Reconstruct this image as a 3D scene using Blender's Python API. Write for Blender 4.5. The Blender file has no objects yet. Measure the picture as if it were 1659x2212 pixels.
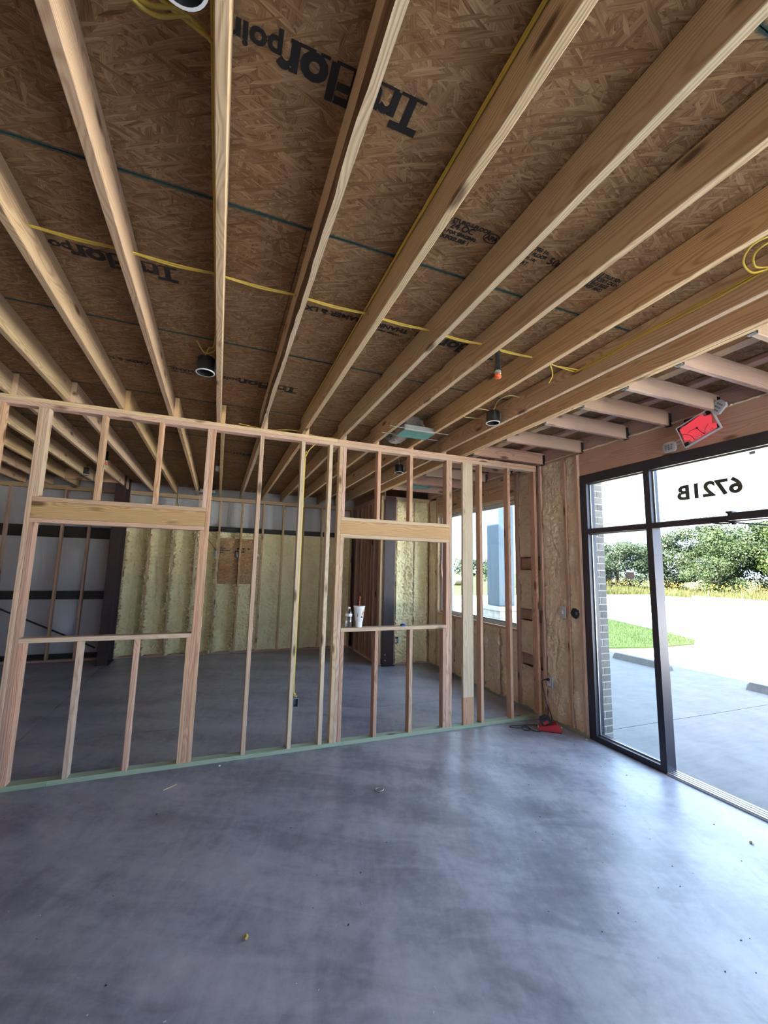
import bpy, bmesh, math, random
from mathutils import Vector, Matrix, noise
R_ = random.Random(7)
sc = bpy.context.scene
COL = sc.collection

# ---------------------------------------------------------------- camera
cd = bpy.data.cameras.new('camera'); cam = bpy.data.objects.new('camera', cd); COL.objects.link(cam)
cd.sensor_fit = 'HORIZONTAL'; cd.sensor_width = 36.0; cd.lens = 19.5394
cd.clip_start = 0.03; cd.clip_end = 600
_r = Vector((0.92928255, -0.36868372, 0.02250005)); _f = Vector((0.36269778, 0.92232805, 0.13327152)); _u = Vector((-0.06988747, -0.11568618, 0.99082413))
cam.matrix_world = Matrix(((_r.x, _u.x, -_f.x, 0), (_r.y, _u.y, -_f.y, 0), (_r.z, _u.z, -_f.z, 1.743), (0, 0, 0, 1)))
sc.camera = cam
# ---------------------------------------------------------------- sky, sun, exposure
w = bpy.data.worlds.new('sky'); sc.world = w; w.use_nodes = True
SKY = w.node_tree.nodes['Background']
SKY.inputs['Color'].default_value = (0.56, 0.75, 1.0, 1); SKY.inputs['Strength'].default_value = 0.5
sd = bpy.data.lights.new('sun', 'SUN'); sun = bpy.data.objects.new('sun', sd); COL.objects.link(sun)
sd.energy = 8.0; sd.angle = 0.01; sd.color = (1, 0.95, 0.86)
sun.rotation_euler = Vector((0.60, 0.10, -0.80)).to_track_quat('-Z', 'Y').to_euler()
sc.view_settings.view_transform = 'Standard'; sc.view_settings.look = 'None'
sc.view_settings.gamma = 1.0; sc.view_settings.use_curve_mapping = False
sc.view_settings.exposure = 3.95
sc.cycles.max_bounces = 12; sc.cycles.diffuse_bounces = 6; sc.cycles.glossy_bounces = 4; sc.cycles.transparent_max_bounces = 24
sc.cycles.caustics_reflective = False; sc.cycles.caustics_refractive = False
sc.cycles.use_denoising = True

# ---------------------------------------------------------------- node helpers and materials
class NT:
    def __init__(s, name):
        s.m = bpy.data.materials.new(name); s.m.use_nodes = True; s.t = s.m.node_tree
        s.b = s.t.nodes['Principled BSDF']; s.out = s.t.nodes['Material Output']
    def n(s, typ, ins=None, **kw):
        nd = s.t.nodes.new('ShaderNode' + typ)
        for k, v in kw.items(): setattr(nd, k, v)
        for k, v in (ins or {}).items(): s.set(nd.inputs[k], v)
        return nd
    def set(s, sock, v):
        if hasattr(v, 'links') or isinstance(v, bpy.types.NodeSocket): s.t.links.new(v, sock)
        else: sock.default_value = v
    def p(s, **kw):
        for k, v in kw.items(): s.set(s.b.inputs[k.replace('_', ' ')], v)
    def math(s, op, a, b=0.0, c=None):
        nd = s.t.nodes.new('ShaderNodeMath'); nd.operation = op
        s.set(nd.inputs[0], a); s.set(nd.inputs[1], b)
        if c is not None: s.set(nd.inputs[2], c)
        return nd.outputs[0]
    def vmath(s, op, a, b):
        nd = s.t.nodes.new('ShaderNodeVectorMath'); nd.operation = op
        s.set(nd.inputs[0], a); s.set(nd.inputs[1], b); return nd.outputs[0]
    def mix(s, f, a, b, mode='MIX'):
        nd = s.t.nodes.new('ShaderNodeMix'); nd.data_type = 'RGBA'; nd.blend_type = mode
        s.set(nd.inputs[0], f); s.set(nd.inputs[6], a); s.set(nd.inputs[7], b); return nd.outputs[2]
    def ramp(s, f, stops, interp='LINEAR'):
        nd = s.t.nodes.new('ShaderNodeValToRGB'); nd.color_ramp.interpolation = interp
        e = nd.color_ramp.elements
        while len(e) < len(stops): e.new(0.5)
        for i, (p, c) in enumerate(stops):
            e[i].position = p; e[i].color = (*c, 1) if len(c) == 3 else c
        s.set(nd.inputs[0], f); return nd.outputs[0]
    def noise(s, vec, scale, detail=4.0, rough=0.55, dist=0.0):
        nd = s.n('TexNoise', {'Scale': scale, 'Detail': detail, 'Roughness': rough, 'Distortion': dist})
        if vec is not None: s.set(nd.inputs['Vector'], vec)
        return nd
    def obj(s): return s.n('TexCoord').outputs['Object']
    def mapping(s, vec, scale=(1, 1, 1), rot=(0, 0, 0), loc=(0, 0, 0)):
        if tuple(rot) != (0, 0, 0): vec = s.n('Mapping', {'Vector': vec, 'Rotation': rot}).outputs[0]   # turn first, then stretch
        return s.n('Mapping', {'Vector': vec, 'Scale': scale, 'Location': loc}).outputs[0]
    def bump(s, h, strength=0.3, dist=0.01):
        s.p(Normal=s.n('Bump', {'Height': h, 'Strength': strength, 'Distance': dist}).outputs[0])
def c4(c): return (*c, 1)
def plain(name, col, rough=0.6, metal=0.0, spec=0.5, var=0.08, scale=8.0, bump=0.0, **kw):
    t = NT(name); v = t.obj(); nz = t.noise(v, scale)
    d = tuple(max(0, x * (1 - var)) for x in col); l = tuple(min(1, x * (1 + var)) for x in col)
    t.p(Base_Color=t.ramp(nz.outputs[0], [(0.3, d), (0.7, l)]), Roughness=rough, Metallic=metal, Specular_IOR_Level=spec)
    if bump: t.bump(nz.outputs[0], bump, 0.004)
    for k, x in kw.items(): t.p(**{k: x})
    return t.m
def wood(name, light, dark, knot=(0.10, 0.045, 0.025), rough=0.7, kn=(2.2, 6.5, 6.5), kr=(0.08, 0.17)):
    t = NT(name); v = t.obj(); rnd = t.n('ObjectInfo').outputs['Random']
    r2 = t.math('FRACT', t.math('MULTIPLY', rnd, 37.7)); r3 = t.math('FRACT', t.math('MULTIPLY', rnd, 91.3))
    off = t.n('CombineXYZ', {'X': t.math('MULTIPLY', rnd, 40.0), 'Y': t.math('MULTIPLY_ADD', r2, 0.16, -0.08), 'Z': t.math('MULTIPLY_ADD', r3, 0.12, -0.14)}).outputs[0]
    v0 = t.vmath('ADD', v, off)
    nz = t.noise(t.mapping(v0, (0.7, 5, 5)), 1.0, 2.0)
    wob = t.n('CombineXYZ', {'Y': t.math('MULTIPLY_ADD', nz.outputs[0], 0.07, -0.035), 'Z': t.math('MULTIPLY_ADD', nz.outputs[0], 0.05, -0.025)}).outputs[0]
    # knots
    vk = t.n('TexVoronoi', {'Vector': t.mapping(v0, kn), 'Scale': 1.0, 'Randomness': 1.0}).outputs['Distance']
    kd = t.n('MapRange', {'Value': vk, 'From Min': 0.0, 'From Max': 0.55, 'To Min': 0.03, 'To Max': 0.0}).outputs[0]
    v1 = t.vmath('ADD', v0, wob); v1 = t.vmath('ADD', v1, t.n('CombineXYZ', {'Y': kd, 'Z': kd}).outputs[0])
    wv = t.n('TexWave', {'Vector': t.mapping(v1, (0.02, 1, 1)), 'Scale': 34.0, 'Distortion': 0.6, 'Detail': 1.0}, wave_type='RINGS', rings_direction='X').outputs[1]
    ring = t.math('POWER', wv, 1.6)
    fib = t.noise(t.mapping(v0, (4, 190, 190)), 1.0, 3.0).outputs[0]
    big = t.noise(t.mapping(v0, (0.9, 4, 4)), 1.0, 2.0).outputs[0]
    mid = tuple(a * 0.55 + b * 0.45 for a, b in zip(light, dark))
    base = t.ramp(ring, [(0.0, light), (0.55, mid), (1.0, dark)])
    base = t.mix(0.35, base, t.ramp(fib, [(0.35, dark), (0.65, light)]))
    base = t.mix(t.n('MapRange', {'Value': big, 'From Min': 0.35, 'From Max': 0.75, 'To Min': 0.0, 'To Max': 0.4}).outputs[0], base, c4(mid))
    km = t.n('MapRange', {'Value': vk, 'From Min': kr[0], 'From Max': kr[1], 'To Min': 0.85, 'To Max': 0.0}).outputs[0]
    base = t.mix(km, base, c4(knot))
    hsv = t.n('HueSaturation', {'Color': base, 'Hue': t.math('MULTIPLY_ADD', r2, 0.022, 0.489), 'Saturation': t.math('MULTIPLY_ADD', r3, 0.3, 0.85), 'Value': t.math('MULTIPLY_ADD', rnd, 0.3, 0.87)}).outputs[0]
    t.p(Base_Color=hsv, Roughness=rough, Specular_IOR_Level=0.25)
    t.bump(t.math('ADD', fib, t.math('MULTIPLY', ring, 0.6)), 0.25, 0.002)
    return t.m
M = {}
M['stud'] = wood('stud_pine', (0.66, 0.46, 0.34), (0.42, 0.235, 0.16))
M['joist'] = wood('joist_pine', (0.67, 0.49, 0.315), (0.415, 0.25, 0.135))
M['lvl'] = wood('header_pine', (0.64, 0.425, 0.245), (0.40, 0.22, 0.105), kn=(2.3, 8, 8), kr=(0.10, 0.22))
M['wall_wood'] = wood('wall_pine', (0.56, 0.385, 0.305), (0.40, 0.25, 0.19))
M['treated'] = wood('treated_pine', (0.42, 0.48, 0.36), (0.27, 0.36, 0.28))
M['pale'] = wood('pale_spf', (0.72, 0.58, 0.42), (0.55, 0.38, 0.25))
def bark():
    t = NT('bark_edge'); v = t.obj()
    nz = t.noise(t.mapping(v, (3, 40, 40)), 1.0, 5)
    t.p(Base_Color=t.ramp(nz.outputs[0], [(0.3, (0.05, 0.03, 0.018)), (0.55, (0.16, 0.09, 0.05)), (0.75, (0.33, 0.2, 0.1))]), Roughness=0.9)
    t.bump(nz.outputs[0], 0.6, 0.004); return t.m
M['bark'] = bark()
def osb(name, half=None, tone=1.0, upright=False):
    t = NT(name); v = t.obj()
    if upright: v = t.mapping(v, rot=(math.radians(90), 0, 0))
    rnd = t.n('ObjectInfo').outputs['Random']
    vo = t.vmath('ADD', v, t.n('CombineXYZ', {'X': t.math('MULTIPLY', rnd, 31.0), 'Y': t.math('MULTIPLY', rnd, 17.0)}).outputs[0])
    wz = t.noise(vo, 3.0, 3.0)
    vo = t.vmath('ADD', vo, t.vmath('MULTIPLY', t.vmath('SUBTRACT', wz.outputs[1], (0.5, 0.5, 0.5)), (0.035, 0.03, 0.0)))
    val = None
    for i, (ang, sx, sy, th) in enumerate(((0.05, 9, 46, 0), (-0.25, 9, 56, 0.4), (0.35, 9, 52, 0.45), (-0.6, 11, 54, 0.5), (0.8, 11, 54, 0.55), (0.1, 9, 70, 0.55), (-1.1, 12, 60, 0.66), (1.4, 12, 64, 0.7), (-0.35, 12, 80, 0.62), (0.5, 12, 84, 0.66))):
        vr = t.n('TexVoronoi', {'Vector': t.mapping(vo, (sx, sy, 1), (0, 0, ang), (i * 3.7, i * 1.9, 0)), 'Scale': 1.0}, voronoi_dimensions='2D')
        sep = t.n('SeparateColor', {'Color': vr.outputs['Color']}).outputs
        grain = t.noise(t.mapping(vo, (7, 210, 1), (0, 0, ang)), 1.0, 3.0, 0.7).outputs[0]
        tone_i = t.math('ADD', t.math('MULTIPLY_ADD', t.math('POWER', sep[0], 1.3), 0.36, 0.13), t.math('MULTIPLY_ADD', grain, 1.0, -0.30))
        if val is None: val = tone_i
        else:
            k = t.math('GREATER_THAN', sep[1], th)
            val = t.math('ADD', t.math('MULTIPLY', val, t.math('SUBTRACT', 1.0, k)), t.math('MULTIPLY', tone_i, k))
    big = t.noise(vo, 1.6, 4.0, 0.6).outputs[0]; red = t.noise(vo, 2.3, 4.0).outputs[0]
    val = t.math('ADD', val, t.math('MULTIPLY_ADD', big, 0.5, -0.25))
    col = t.ramp(val, [(0.05, tuple(x * tone for x in (0.10, 0.052, 0.030))), (0.28, tuple(x * tone for x in (0.27, 0.148, 0.074))), (0.58, tuple(x * tone for x in (0.44, 0.275, 0.148))), (0.88, tuple(x * tone for x in (0.66, 0.465, 0.27)))])
    col = t.mix(t.n('MapRange', {'Value': red, 'From Min': 0.5, 'From Max': 0.72, 'To Min': 0.0, 'To Max': 0.5}).outputs[0], col, t.mix(1.0, col, (0.95, 0.72, 0.62, 1), 'MULTIPLY'))
    if half:
        sp = t.n('SeparateXYZ', {'Vector': v}).outputs
        e = t.math('ADD', t.math('ABSOLUTE', sp[1]), t.math('MULTIPLY_ADD', t.noise(v, 40.0, 4.0).outputs[0], 0.014, -0.007))
        k = t.n('MapRange', {'Value': e, 'From Min': half - 0.014, 'From Max': half - 0.004, 'To Min': 0.0, 'To Max': 0.9}).outputs[0]
        col = t.mix(k, col, (0.022, 0.085, 0.085, 1))
    t.p(Base_Color=col, Roughness=0.8, Specular_IOR_Level=0.2)
    t.bump(val, 0.35, 0.003)
    return t.m
M['osb'] = osb('osb_subfloor', 0.6065, 0.75)
M['osb_wall'] = osb('osb_backing', None, 1.0, True)
def floor_mat():
    t = NT('sealed_concrete'); v = t.obj()
    a = t.noise(v, 0.55, 5.0, 0.6, 0.4).outputs[0]; b = t.noise(t.mapping(v, (1.4, 5, 1), (0, 0, 0.5)), 1.0, 8.0, 0.65, 0.8).outputs[0]; c = t.noise(v, 14.0, 6.0, 0.7).outputs[0]
    b2 = t.noise(t.mapping(v, (6, 1.6, 1), (0, 0, 0.3)), 1.0, 7.0, 0.65, 1.2).outputs[0]
    wv = t.n('TexWave', {'Vector': t.mapping(v, (1, 1, 1), (0, 0, 0), (1.5, -1.0, 0)), 'Scale': 0.45, 'Distortion': 7.0, 'Detail': 4.0, 'Detail Scale': 0.6}, wave_type='RINGS', rings_direction='Z').outputs[1]
    s = t.math('ADD', t.math('MULTIPLY', a, 0.40), t.math('MULTIPLY', b, 0.34)); s = t.math('ADD', s, t.math('MULTIPLY', c, 0.22)); s = t.math('ADD', s, t.math('MULTIPLY', b2, 0.22)); s = t.math('ADD', s, t.math('MULTIPLY', wv, 0.06))
    col = t.ramp(s, [(0.42, (0.105, 0.112, 0.148)), (0.55, (0.205, 0.213, 0.272)), (0.63, (0.30, 0.31, 0.385)), (0.75, (0.42, 0.43, 0.505))])
    hue = t.noise(v, 0.9, 3.0).outputs[0]
    col = t.mix(t.n('MapRange', {'Value': hue, 'From Min': 0.35, 'From Max': 0.7, 'To Min': 0.0, 'To Max': 0.35}).outputs[0], col, t.mix(1.0, col, (0.92, 0.88, 1.0, 1), 'MULTIPLY'))
    t.p(Base_Color=col, Roughness=t.math('MULTIPLY_ADD', b, 0.22, 0.27), Specular_IOR_Level=0.75)
    t.bump(t.math('ADD', c, t.math('MULTIPLY', b, 2.0)), 0.06, 0.004)
    return t.m
M['floor'] = floor_mat()
def foam_mat(name, c0, c1, c2):
    t = NT(name); v = t.obj()
    a = t.noise(v, 28.0, 5.0, 0.6, 1.2).outputs[0]; b = t.noise(v, 3.0, 3.0).outputs[0]
    vr = t.n('TexVoronoi', {'Vector': t.vmath('ADD', v, t.vmath('MULTIPLY', t.noise(v, 9.0, 3.0).outputs[1], (0.15, 0.15, 0.15))), 'Scale': 26.0}, feature='SMOOTH_F1').outputs['Distance']
    t.p(Base_Color=t.ramp(b, [(0.3, c0), (0.5, c1), (0.7, c2)]), Roughness=0.65, Specular_IOR_Level=0.3)
    t.bump(t.math('ADD', a, t.math('MULTIPLY', vr, 0.9)), 0.9, 0.014); return t.m
M['foam'] = foam_mat('spray_foam', (0.74, 0.62, 0.37), (0.83, 0.73, 0.45), (0.87, 0.79, 0.52)); M['foam_tan'] = foam_mat('tan_spray_foam', (0.70, 0.56, 0.40), (0.78, 0.65, 0.48), (0.82, 0.71, 0.54))
M['steel'] = plain('primer_steel', (0.036, 0.018, 0.021), 0.5, var=0.25)
M['girt'] = plain('girt_steel', (0.018, 0.014, 0.015), 0.6, var=0.2)
def vinyl():
    t = NT('white_vinyl_facing'); v = t.obj()
    nz = t.noise(t.mapping(v, (6, 6, 1.2)), 1.0, 4.0, 0.6, 0.6).outputs[0]
    t.p(Base_Color=(0.52, 0.52, 0.56, 1), Roughness=0.35); t.bump(nz, 0.5, 0.02); return t.m
M['vinyl_sheet'] = vinyl()
M['alu'] = plain('dark_anodized_aluminium', (0.034, 0.033, 0.052), 0.38, 0.3, var=0.1)
M['alu_bright'] = plain('bright_mill_aluminium', (0.55, 0.56, 0.57), 0.35, 0.9, var=0.05)
M['vinyl_frame'] = plain('white_vinyl_frame', (0.55, 0.58, 0.58), 0.4)
def glass():
    t = NT('window_glass'); nd = t.t.nodes
    tr = t.n('BsdfTransparent', {'Color': (0.93, 0.965, 0.96, 1)}); gl = t.n('BsdfGlossy', {'Roughness': 0.02})
    fc = t.n('LayerWeight', {'Blend': 0.5}).outputs['Facing']
    fr = t.math('MULTIPLY_ADD', t.math('POWER', fc, 5.0), 0.9, 0.04)
    mx = t.n('MixShader', {0: fr, 1: tr.outputs[0], 2: gl.outputs[0]})
    t.t.links.new(mx.outputs[0], t.out.inputs[0]); nd.remove(t.b); return t.m
M['glass'] = glass()
def clear(name, col=(0.97, 0.98, 1, 1), k=0.25):
    t = NT(name)
    tr = t.n('BsdfTransparent', {'Color': col}); gl = t.n('BsdfGlossy', {'Roughness': 0.08, 'Color': (1, 1, 1, 1)})
    lw = t.n('LayerWeight', {'Blend': k})
    mx = t.n('MixShader', {0: lw.outputs['Facing'], 1: tr.outputs[0], 2: gl.outputs[0]})
    t.t.links.new(mx.outputs[0], t.out.inputs[0]); t.t.nodes.remove(t.b); return t.m
M['clear'] = clear('clear_plastic')
M['bottle'] = clear('clear_bottle', (0.90, 0.93, 0.96, 1), 0.35)
M['black'] = plain('black_plastic', (0.012, 0.012, 0.014), 0.45)
M['blackmetal'] = plain('black_steel_pipe', (0.015, 0.015, 0.017), 0.5, 0.2)
M['hanger'] = plain('dark_galvanized_hanger', (0.045, 0.048, 0.055), 0.5, 0.6)
M['galv'] = plain('galvanized_steel', (0.42, 0.44, 0.45), 0.4, 0.8)
M['grey_box'] = plain('grey_pvc', (0.16, 0.20, 0.24), 0.5)
M['device'] = plain('grey_device_cover', (0.50, 0.50, 0.54), 0.5)
M['yellow'] = plain('yellow_cable_jacket', (0.62, 0.45, 0.07), 0.45)
M['cream'] = plain('cream_cable_jacket', (0.66, 0.52, 0.25), 0.45)
M['ink'] = plain('black_ink', (0.012, 0.011, 0.012), 0.7)
M['ink_fade'] = plain('faded_black_ink', (0.035, 0.026, 0.022), 0.8)
M['white_ring'] = plain('white_painted_trim', (0.7, 0.7, 0.72), 0.4)
M['orange'] = plain('orange_plastic', (0.8, 0.14, 0.04), 0.5)
M['red'] = plain('red_plastic', (0.42, 0.02, 0.03), 0.4)
M['blue'] = plain('blue_plastic', (0.02, 0.10, 0.42), 0.4)
M['paper'] = plain('white_paper_cup', (0.82, 0.82, 0.84), 0.5)
M['label'] = plain('white_bottle_label', (0.75, 0.77, 0.80), 0.4)
M['gold'] = plain('yellow_print', (0.75, 0.50, 0.06), 0.5)
M['straw'] = plain('red_straw', (0.70, 0.08, 0.06), 0.4)
M['brass'] = plain('yellow_wire_nut', (0.55, 0.33, 0.05), 0.5)
def foil():
    t = NT('silver_foil'); v = t.obj(); nz = t.noise(v, 22.0, 5.0, 0.7, 1.5).outputs[0]
    t.p(Base_Color=(0.50, 0.46, 0.43, 1), Metallic=1.0, Roughness=0.14); t.bump(nz, 1.0, 0.05); return t.m
M['foil'] = foil()
def film():
    t = NT('teal_plastic_film'); v = t.obj(); nz = t.noise(t.mapping(v, (3, 14, 3)), 3.0, 5.0, 0.6, 1.0).outputs[0]
    t.p(Base_Color=(0.05, 0.30, 0.27, 1), Roughness=0.18, Specular_IOR_Level=0.9); t.bump(nz, 0.9, 0.03); return t.m
M['film'] = film()
def glow(name, col, e):
    t = NT(name); t.p(Base_Color=c4(col), Roughness=0.4, Emission_Color=c4(col), Emission_Strength=e); return t.m
M['exit_red'] = glow('lit_red_panel', (0.70, 0.05, 0.075), 0.055)
def brick_mat():
    t = NT('grey_brick'); rnd = t.n('ObjectInfo').outputs['Random']; v = t.obj(); nz = t.noise(v, 40.0, 5.0).outputs[0]
    c = t.ramp(rnd, [(0.0, (0.11, 0.10, 0.105)), (0.35, (0.165, 0.14, 0.135)), (0.7, (0.20, 0.165, 0.15)), (1.0, (0.25, 0.23, 0.215))])
    t.p(Base_Color=t.mix(0.35, c, t.ramp(nz, [(0.3, (0.09, 0.08, 0.08)), (0.7, (0.28, 0.25, 0.24))])), Roughness=0.85); t.bump(nz, 0.5, 0.003); return t.m
M['brick'] = brick_mat()
M['mortar'] = plain('pale_mortar', (0.42, 0.40, 0.37), 0.9, bump=0.4, scale=60)
M['stone'] = plain('pale_limestone', (0.55, 0.53, 0.49), 0.85, var=0.2, bump=0.6, scale=10)
M['cladding'] = plain('blue_grey_metal', (0.055, 0.085, 0.12), 0.45, 0.2)
def conc(name, a, b, sc_=3.0):
    t = NT(name); v = t.obj(); n1 = t.noise(v, sc_, 6.0, 0.65, 0.5).outputs[0]; n2 = t.noise(t.mapping(v, (1, 9, 1)), 2.0, 5.0, 0.6).outputs[0]
    t.p(Base_Color=t.ramp(t.math('ADD', t.math('MULTIPLY', n1, 0.65), t.math('MULTIPLY', n2, 0.35)), [(0.35, a), (0.65, b)]), Roughness=0.85); t.bump(n1, 0.2, 0.005); return t.m
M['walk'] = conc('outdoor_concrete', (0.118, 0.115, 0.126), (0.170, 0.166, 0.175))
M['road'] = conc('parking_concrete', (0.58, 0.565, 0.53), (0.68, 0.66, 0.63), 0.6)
M['stop'] = conc('wheel_stop_concrete', (0.12, 0.12, 0.125), (0.18, 0.175, 0.175), 8.0)
M['hay'] = plain('hay_straw', (0.30, 0.25, 0.13), 0.9, var=0.35, bump=0.8, scale=20)
def leaf(name, a, b):
    t = NT(name); rnd = t.noise(t.obj(), 1.3, 3.0).outputs[0]; n2 = t.noise(t.obj(), 9.0, 2.0).outputs[0]
    t.p(Base_Color=t.ramp(t.math('ADD', t.math('MULTIPLY', rnd, 0.6), t.math('MULTIPLY', n2, 0.4)), [(0.35, a), (0.65, b)]), Roughness=0.65, Specular_IOR_Level=0.2)
    tl = t.n('BsdfTranslucent', {'Color': t.b.inputs['Base Color'].links[0].from_socket}); mx = t.n('MixShader', {0: 0.4, 1: t.b.outputs[0], 2: tl.outputs[0]}); t.t.links.new(mx.outputs[0], t.out.inputs[0]); return t.m
M['leaf_a'] = leaf('oak_leaves', (0.0142, 0.0237, 0.0095), (0.0347, 0.0536, 0.0174))
M['leaf_b'] = leaf('bright_leaves', (0.0189, 0.0315, 0.0070), (0.0473, 0.0693, 0.0141))
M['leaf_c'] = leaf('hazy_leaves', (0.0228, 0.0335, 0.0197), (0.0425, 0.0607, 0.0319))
M['trunk'] = plain('tree_bark', (0.05, 0.04, 0.032), 0.9, var=0.3, bump=0.6, scale=14)
M['grass'] = leaf('lawn_grass', (0.0195, 0.0351, 0.0078), (0.0390, 0.0605, 0.0117))
M['field'] = leaf('field_ground', (0.0338, 0.0375, 0.0135), (0.0525, 0.0525, 0.0203))
M['meadow'] = leaf('tall_meadow_grass', (0.0428, 0.0518, 0.0158), (0.0957, 0.0922, 0.0338))
M['flower'] = plain('yellow_petals', (0.17, 0.105, 0.006), 0.7, var=0.3)
M['fence'] = plain('pale_silt_fence', (0.25, 0.29, 0.30), 0.8)

# ---------------------------------------------------------------- object helpers
def wl(o):
    p = Vector((0, 0, 0))
    while o: p += o.location; o = o.parent
    return p
def finish(o, parent=None, label=None, cat=None, group=None, kind=None):
    COL.objects.link(o)
    if parent: o.location = Vector(o.location) - wl(parent); o.parent = parent
    if label: o['label'] = label
    if cat: o['category'] = cat
    if group: o['group'] = group
    if kind: o['kind'] = kind
    return o
def empty(name, loc=(0, 0, 0), label=None, cat=None, group=None, kind=None):
    o = bpy.data.objects.new(name, None); o.location = loc; o.empty_display_size = 0.1
    return finish(o, None, label, cat, group, kind)
def setting(name, label): return empty(name, (0, 0, 0), label, None, None, 'structure')
def mesh(name, v, f, mat, parent=None, loc=(0, 0, 0), rot=None, smooth=False, mi=None, **kw):
    me = bpy.data.meshes.new(name); me.from_pydata([tuple(x) for x in v], [], f)
    for m in (mat if isinstance(mat, (list, tuple)) else [mat]): me.materials.append(m)
    if mi:
        for i, p in zip(mi, me.polygons): p.material_index = i
    if smooth:
        for p in me.polygons: p.use_smooth = True
    o = bpy.data.objects.new(name, me); o.location = loc
    if rot: o.rotation_euler = rot
    me.update()
    return finish(o, parent, **kw)
class MB:
    def __init__(s): s.v = []; s.f = []; s.m = []
    def box(s, a, b, mi=0):
        n = len(s.v); x0, y0, z0 = a; x1, y1, z1 = b
        s.v += [(x0, y0, z0), (x1, y0, z0), (x1, y1, z0), (x0, y1, z0), (x0, y0, z1), (x1, y0, z1), (x1, y1, z1), (x0, y1, z1)]
        s.f += [(n, n+3, n+2, n+1), (n+4, n+5, n+6, n+7), (n, n+1, n+5, n+4), (n+1, n+2, n+6, n+5), (n+2, n+3, n+7, n+6), (n+3, n, n+4, n+7)]; s.m += [mi] * 6
        return s
    def lathe(s, prof, c=(0, 0, 0), seg=20, mi=0, axis='z', cap=True):
        n = len(s.v); P = len(prof)
        for r, z in prof:
            for i in range(seg):
                a = 2 * math.pi * i / seg; p = (r * math.cos(a), r * math.sin(a), z)
                if axis == 'x': p = (p[2], p[0], p[1])
                if axis == 'y': p = (p[0], p[2], p[1])
                s.v.append((p[0] + c[0], p[1] + c[1], p[2] + c[2]))
        for j in range(P - 1):
            for i in range(seg):
                i2 = (i + 1) % seg; s.f.append((n + j*seg + i, n + j*seg + i2, n + (j+1)*seg + i2, n + (j+1)*seg + i)); s.m.append(mi)
        if cap:
            s.f.append(tuple(n + i for i in reversed(range(seg)))); s.f.append(tuple(n + (P-1)*seg + i for i in range(seg))); s.m += [mi, mi]
        return s
    def tube(s, pts, r, seg=8, mi=0, smooth=6):
        pts = [Vector(p) for p in pts]
        if smooth and len(pts) > 2:
            q = []
            for i in range(len(pts) - 1):
                p0 = pts[max(i-1, 0)]; p1 = pts[i]; p2 = pts[i+1]; p3 = pts[min(i+2, len(pts)-1)]
                for k in range(smooth):
                    t = k / smooth
                    q.append(0.5 * ((2*p1) + (p2-p0)*t + (2*p0-5*p1+4*p2-p3)*t*t + (3*p1-p0-3*p2+p3)*t**3))
            q.append(pts[-1]); pts = q
        n = len(s.v); up = Vector((0.13, 0.31, 0.94))
        for i, p in enumerate(pts):
            d = (pts[min(i+1, len(pts)-1)] - pts[max(i-1, 0)]).normalized()
            a = d.cross(up)
            if a.length < 1e-4: a = d.cross(Vector((1, 0, 0)))
            a.normalize(); b = d.cross(a)
            for k in range(seg):
                th = 2 * math.pi * k / seg; s.v.append(tuple(p + r * (math.cos(th) * a + math.sin(th) * b)))
        for j in range(len(pts) - 1):
            for i in range(seg):
                i2 = (i+1) % seg; s.f.append((n + j*seg + i, n + j*seg + i2, n + (j+1)*seg + i2, n + (j+1)*seg + i)); s.m.append(mi)
        s.f.append(tuple(n + i for i in reversed(range(seg)))); s.f.append(tuple(n + (len(pts)-1)*seg + i for i in range(seg))); s.m += [mi, mi]
        return s
    def xf(s, mtx, start=0):
        for i in range(start, len(s.v)): s.v[i] = tuple(mtx @ Vector(s.v[i]))
        return s
    def make(s, name, mat, parent=None, loc=(0, 0, 0), **kw):
        v = [(x - loc[0], y - loc[1], z - loc[2]) for x, y, z in s.v]
        return mesh(name, v, s.f, mat, parent, loc, mi=s.m, **kw)
def board(name, lo, hi, mat, parent=None, ch=0.003, **kw):
    """a piece of lumber: box with eased long edges, local X runs along its length"""
    lo = Vector(lo); hi = Vector(hi); c = (lo + hi) / 2; d = hi - lo
    ax = max(range(3), key=lambda i: d[i]); L = d[ax] / 2
    o1, o2 = (ax + 1) % 3, (ax + 2) % 3; a = d[o1] / 2; b = d[o2] / 2; ch = min(ch, a * 0.4, b * 0.4)
    prof = [(-a+ch, -b), (a-ch, -b), (a, -b+ch), (a, b-ch), (a-ch, b), (-a+ch, b), (-a, b-ch), (-a, -b+ch)]
    v = [(-L, y, z) for y, z in prof] + [(L, y, z) for y, z in prof]
    f = [tuple(reversed(range(8))), tuple(range(8, 16))] + [(i, (i+1) % 8, 8 + (i+1) % 8, 8 + i) for i in range(8)]
    rot = {0: Matrix(((1, 0, 0), (0, 1, 0), (0, 0, 1))), 1: Matrix(((0, 0, 1), (1, 0, 0), (0, 1, 0))), 2: Matrix(((0, 1, 0), (0, 0, 1), (1, 0, 0)))}[ax]
    return mesh(name, v, f, mat, parent, c, rot.to_euler(), **kw)
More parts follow.
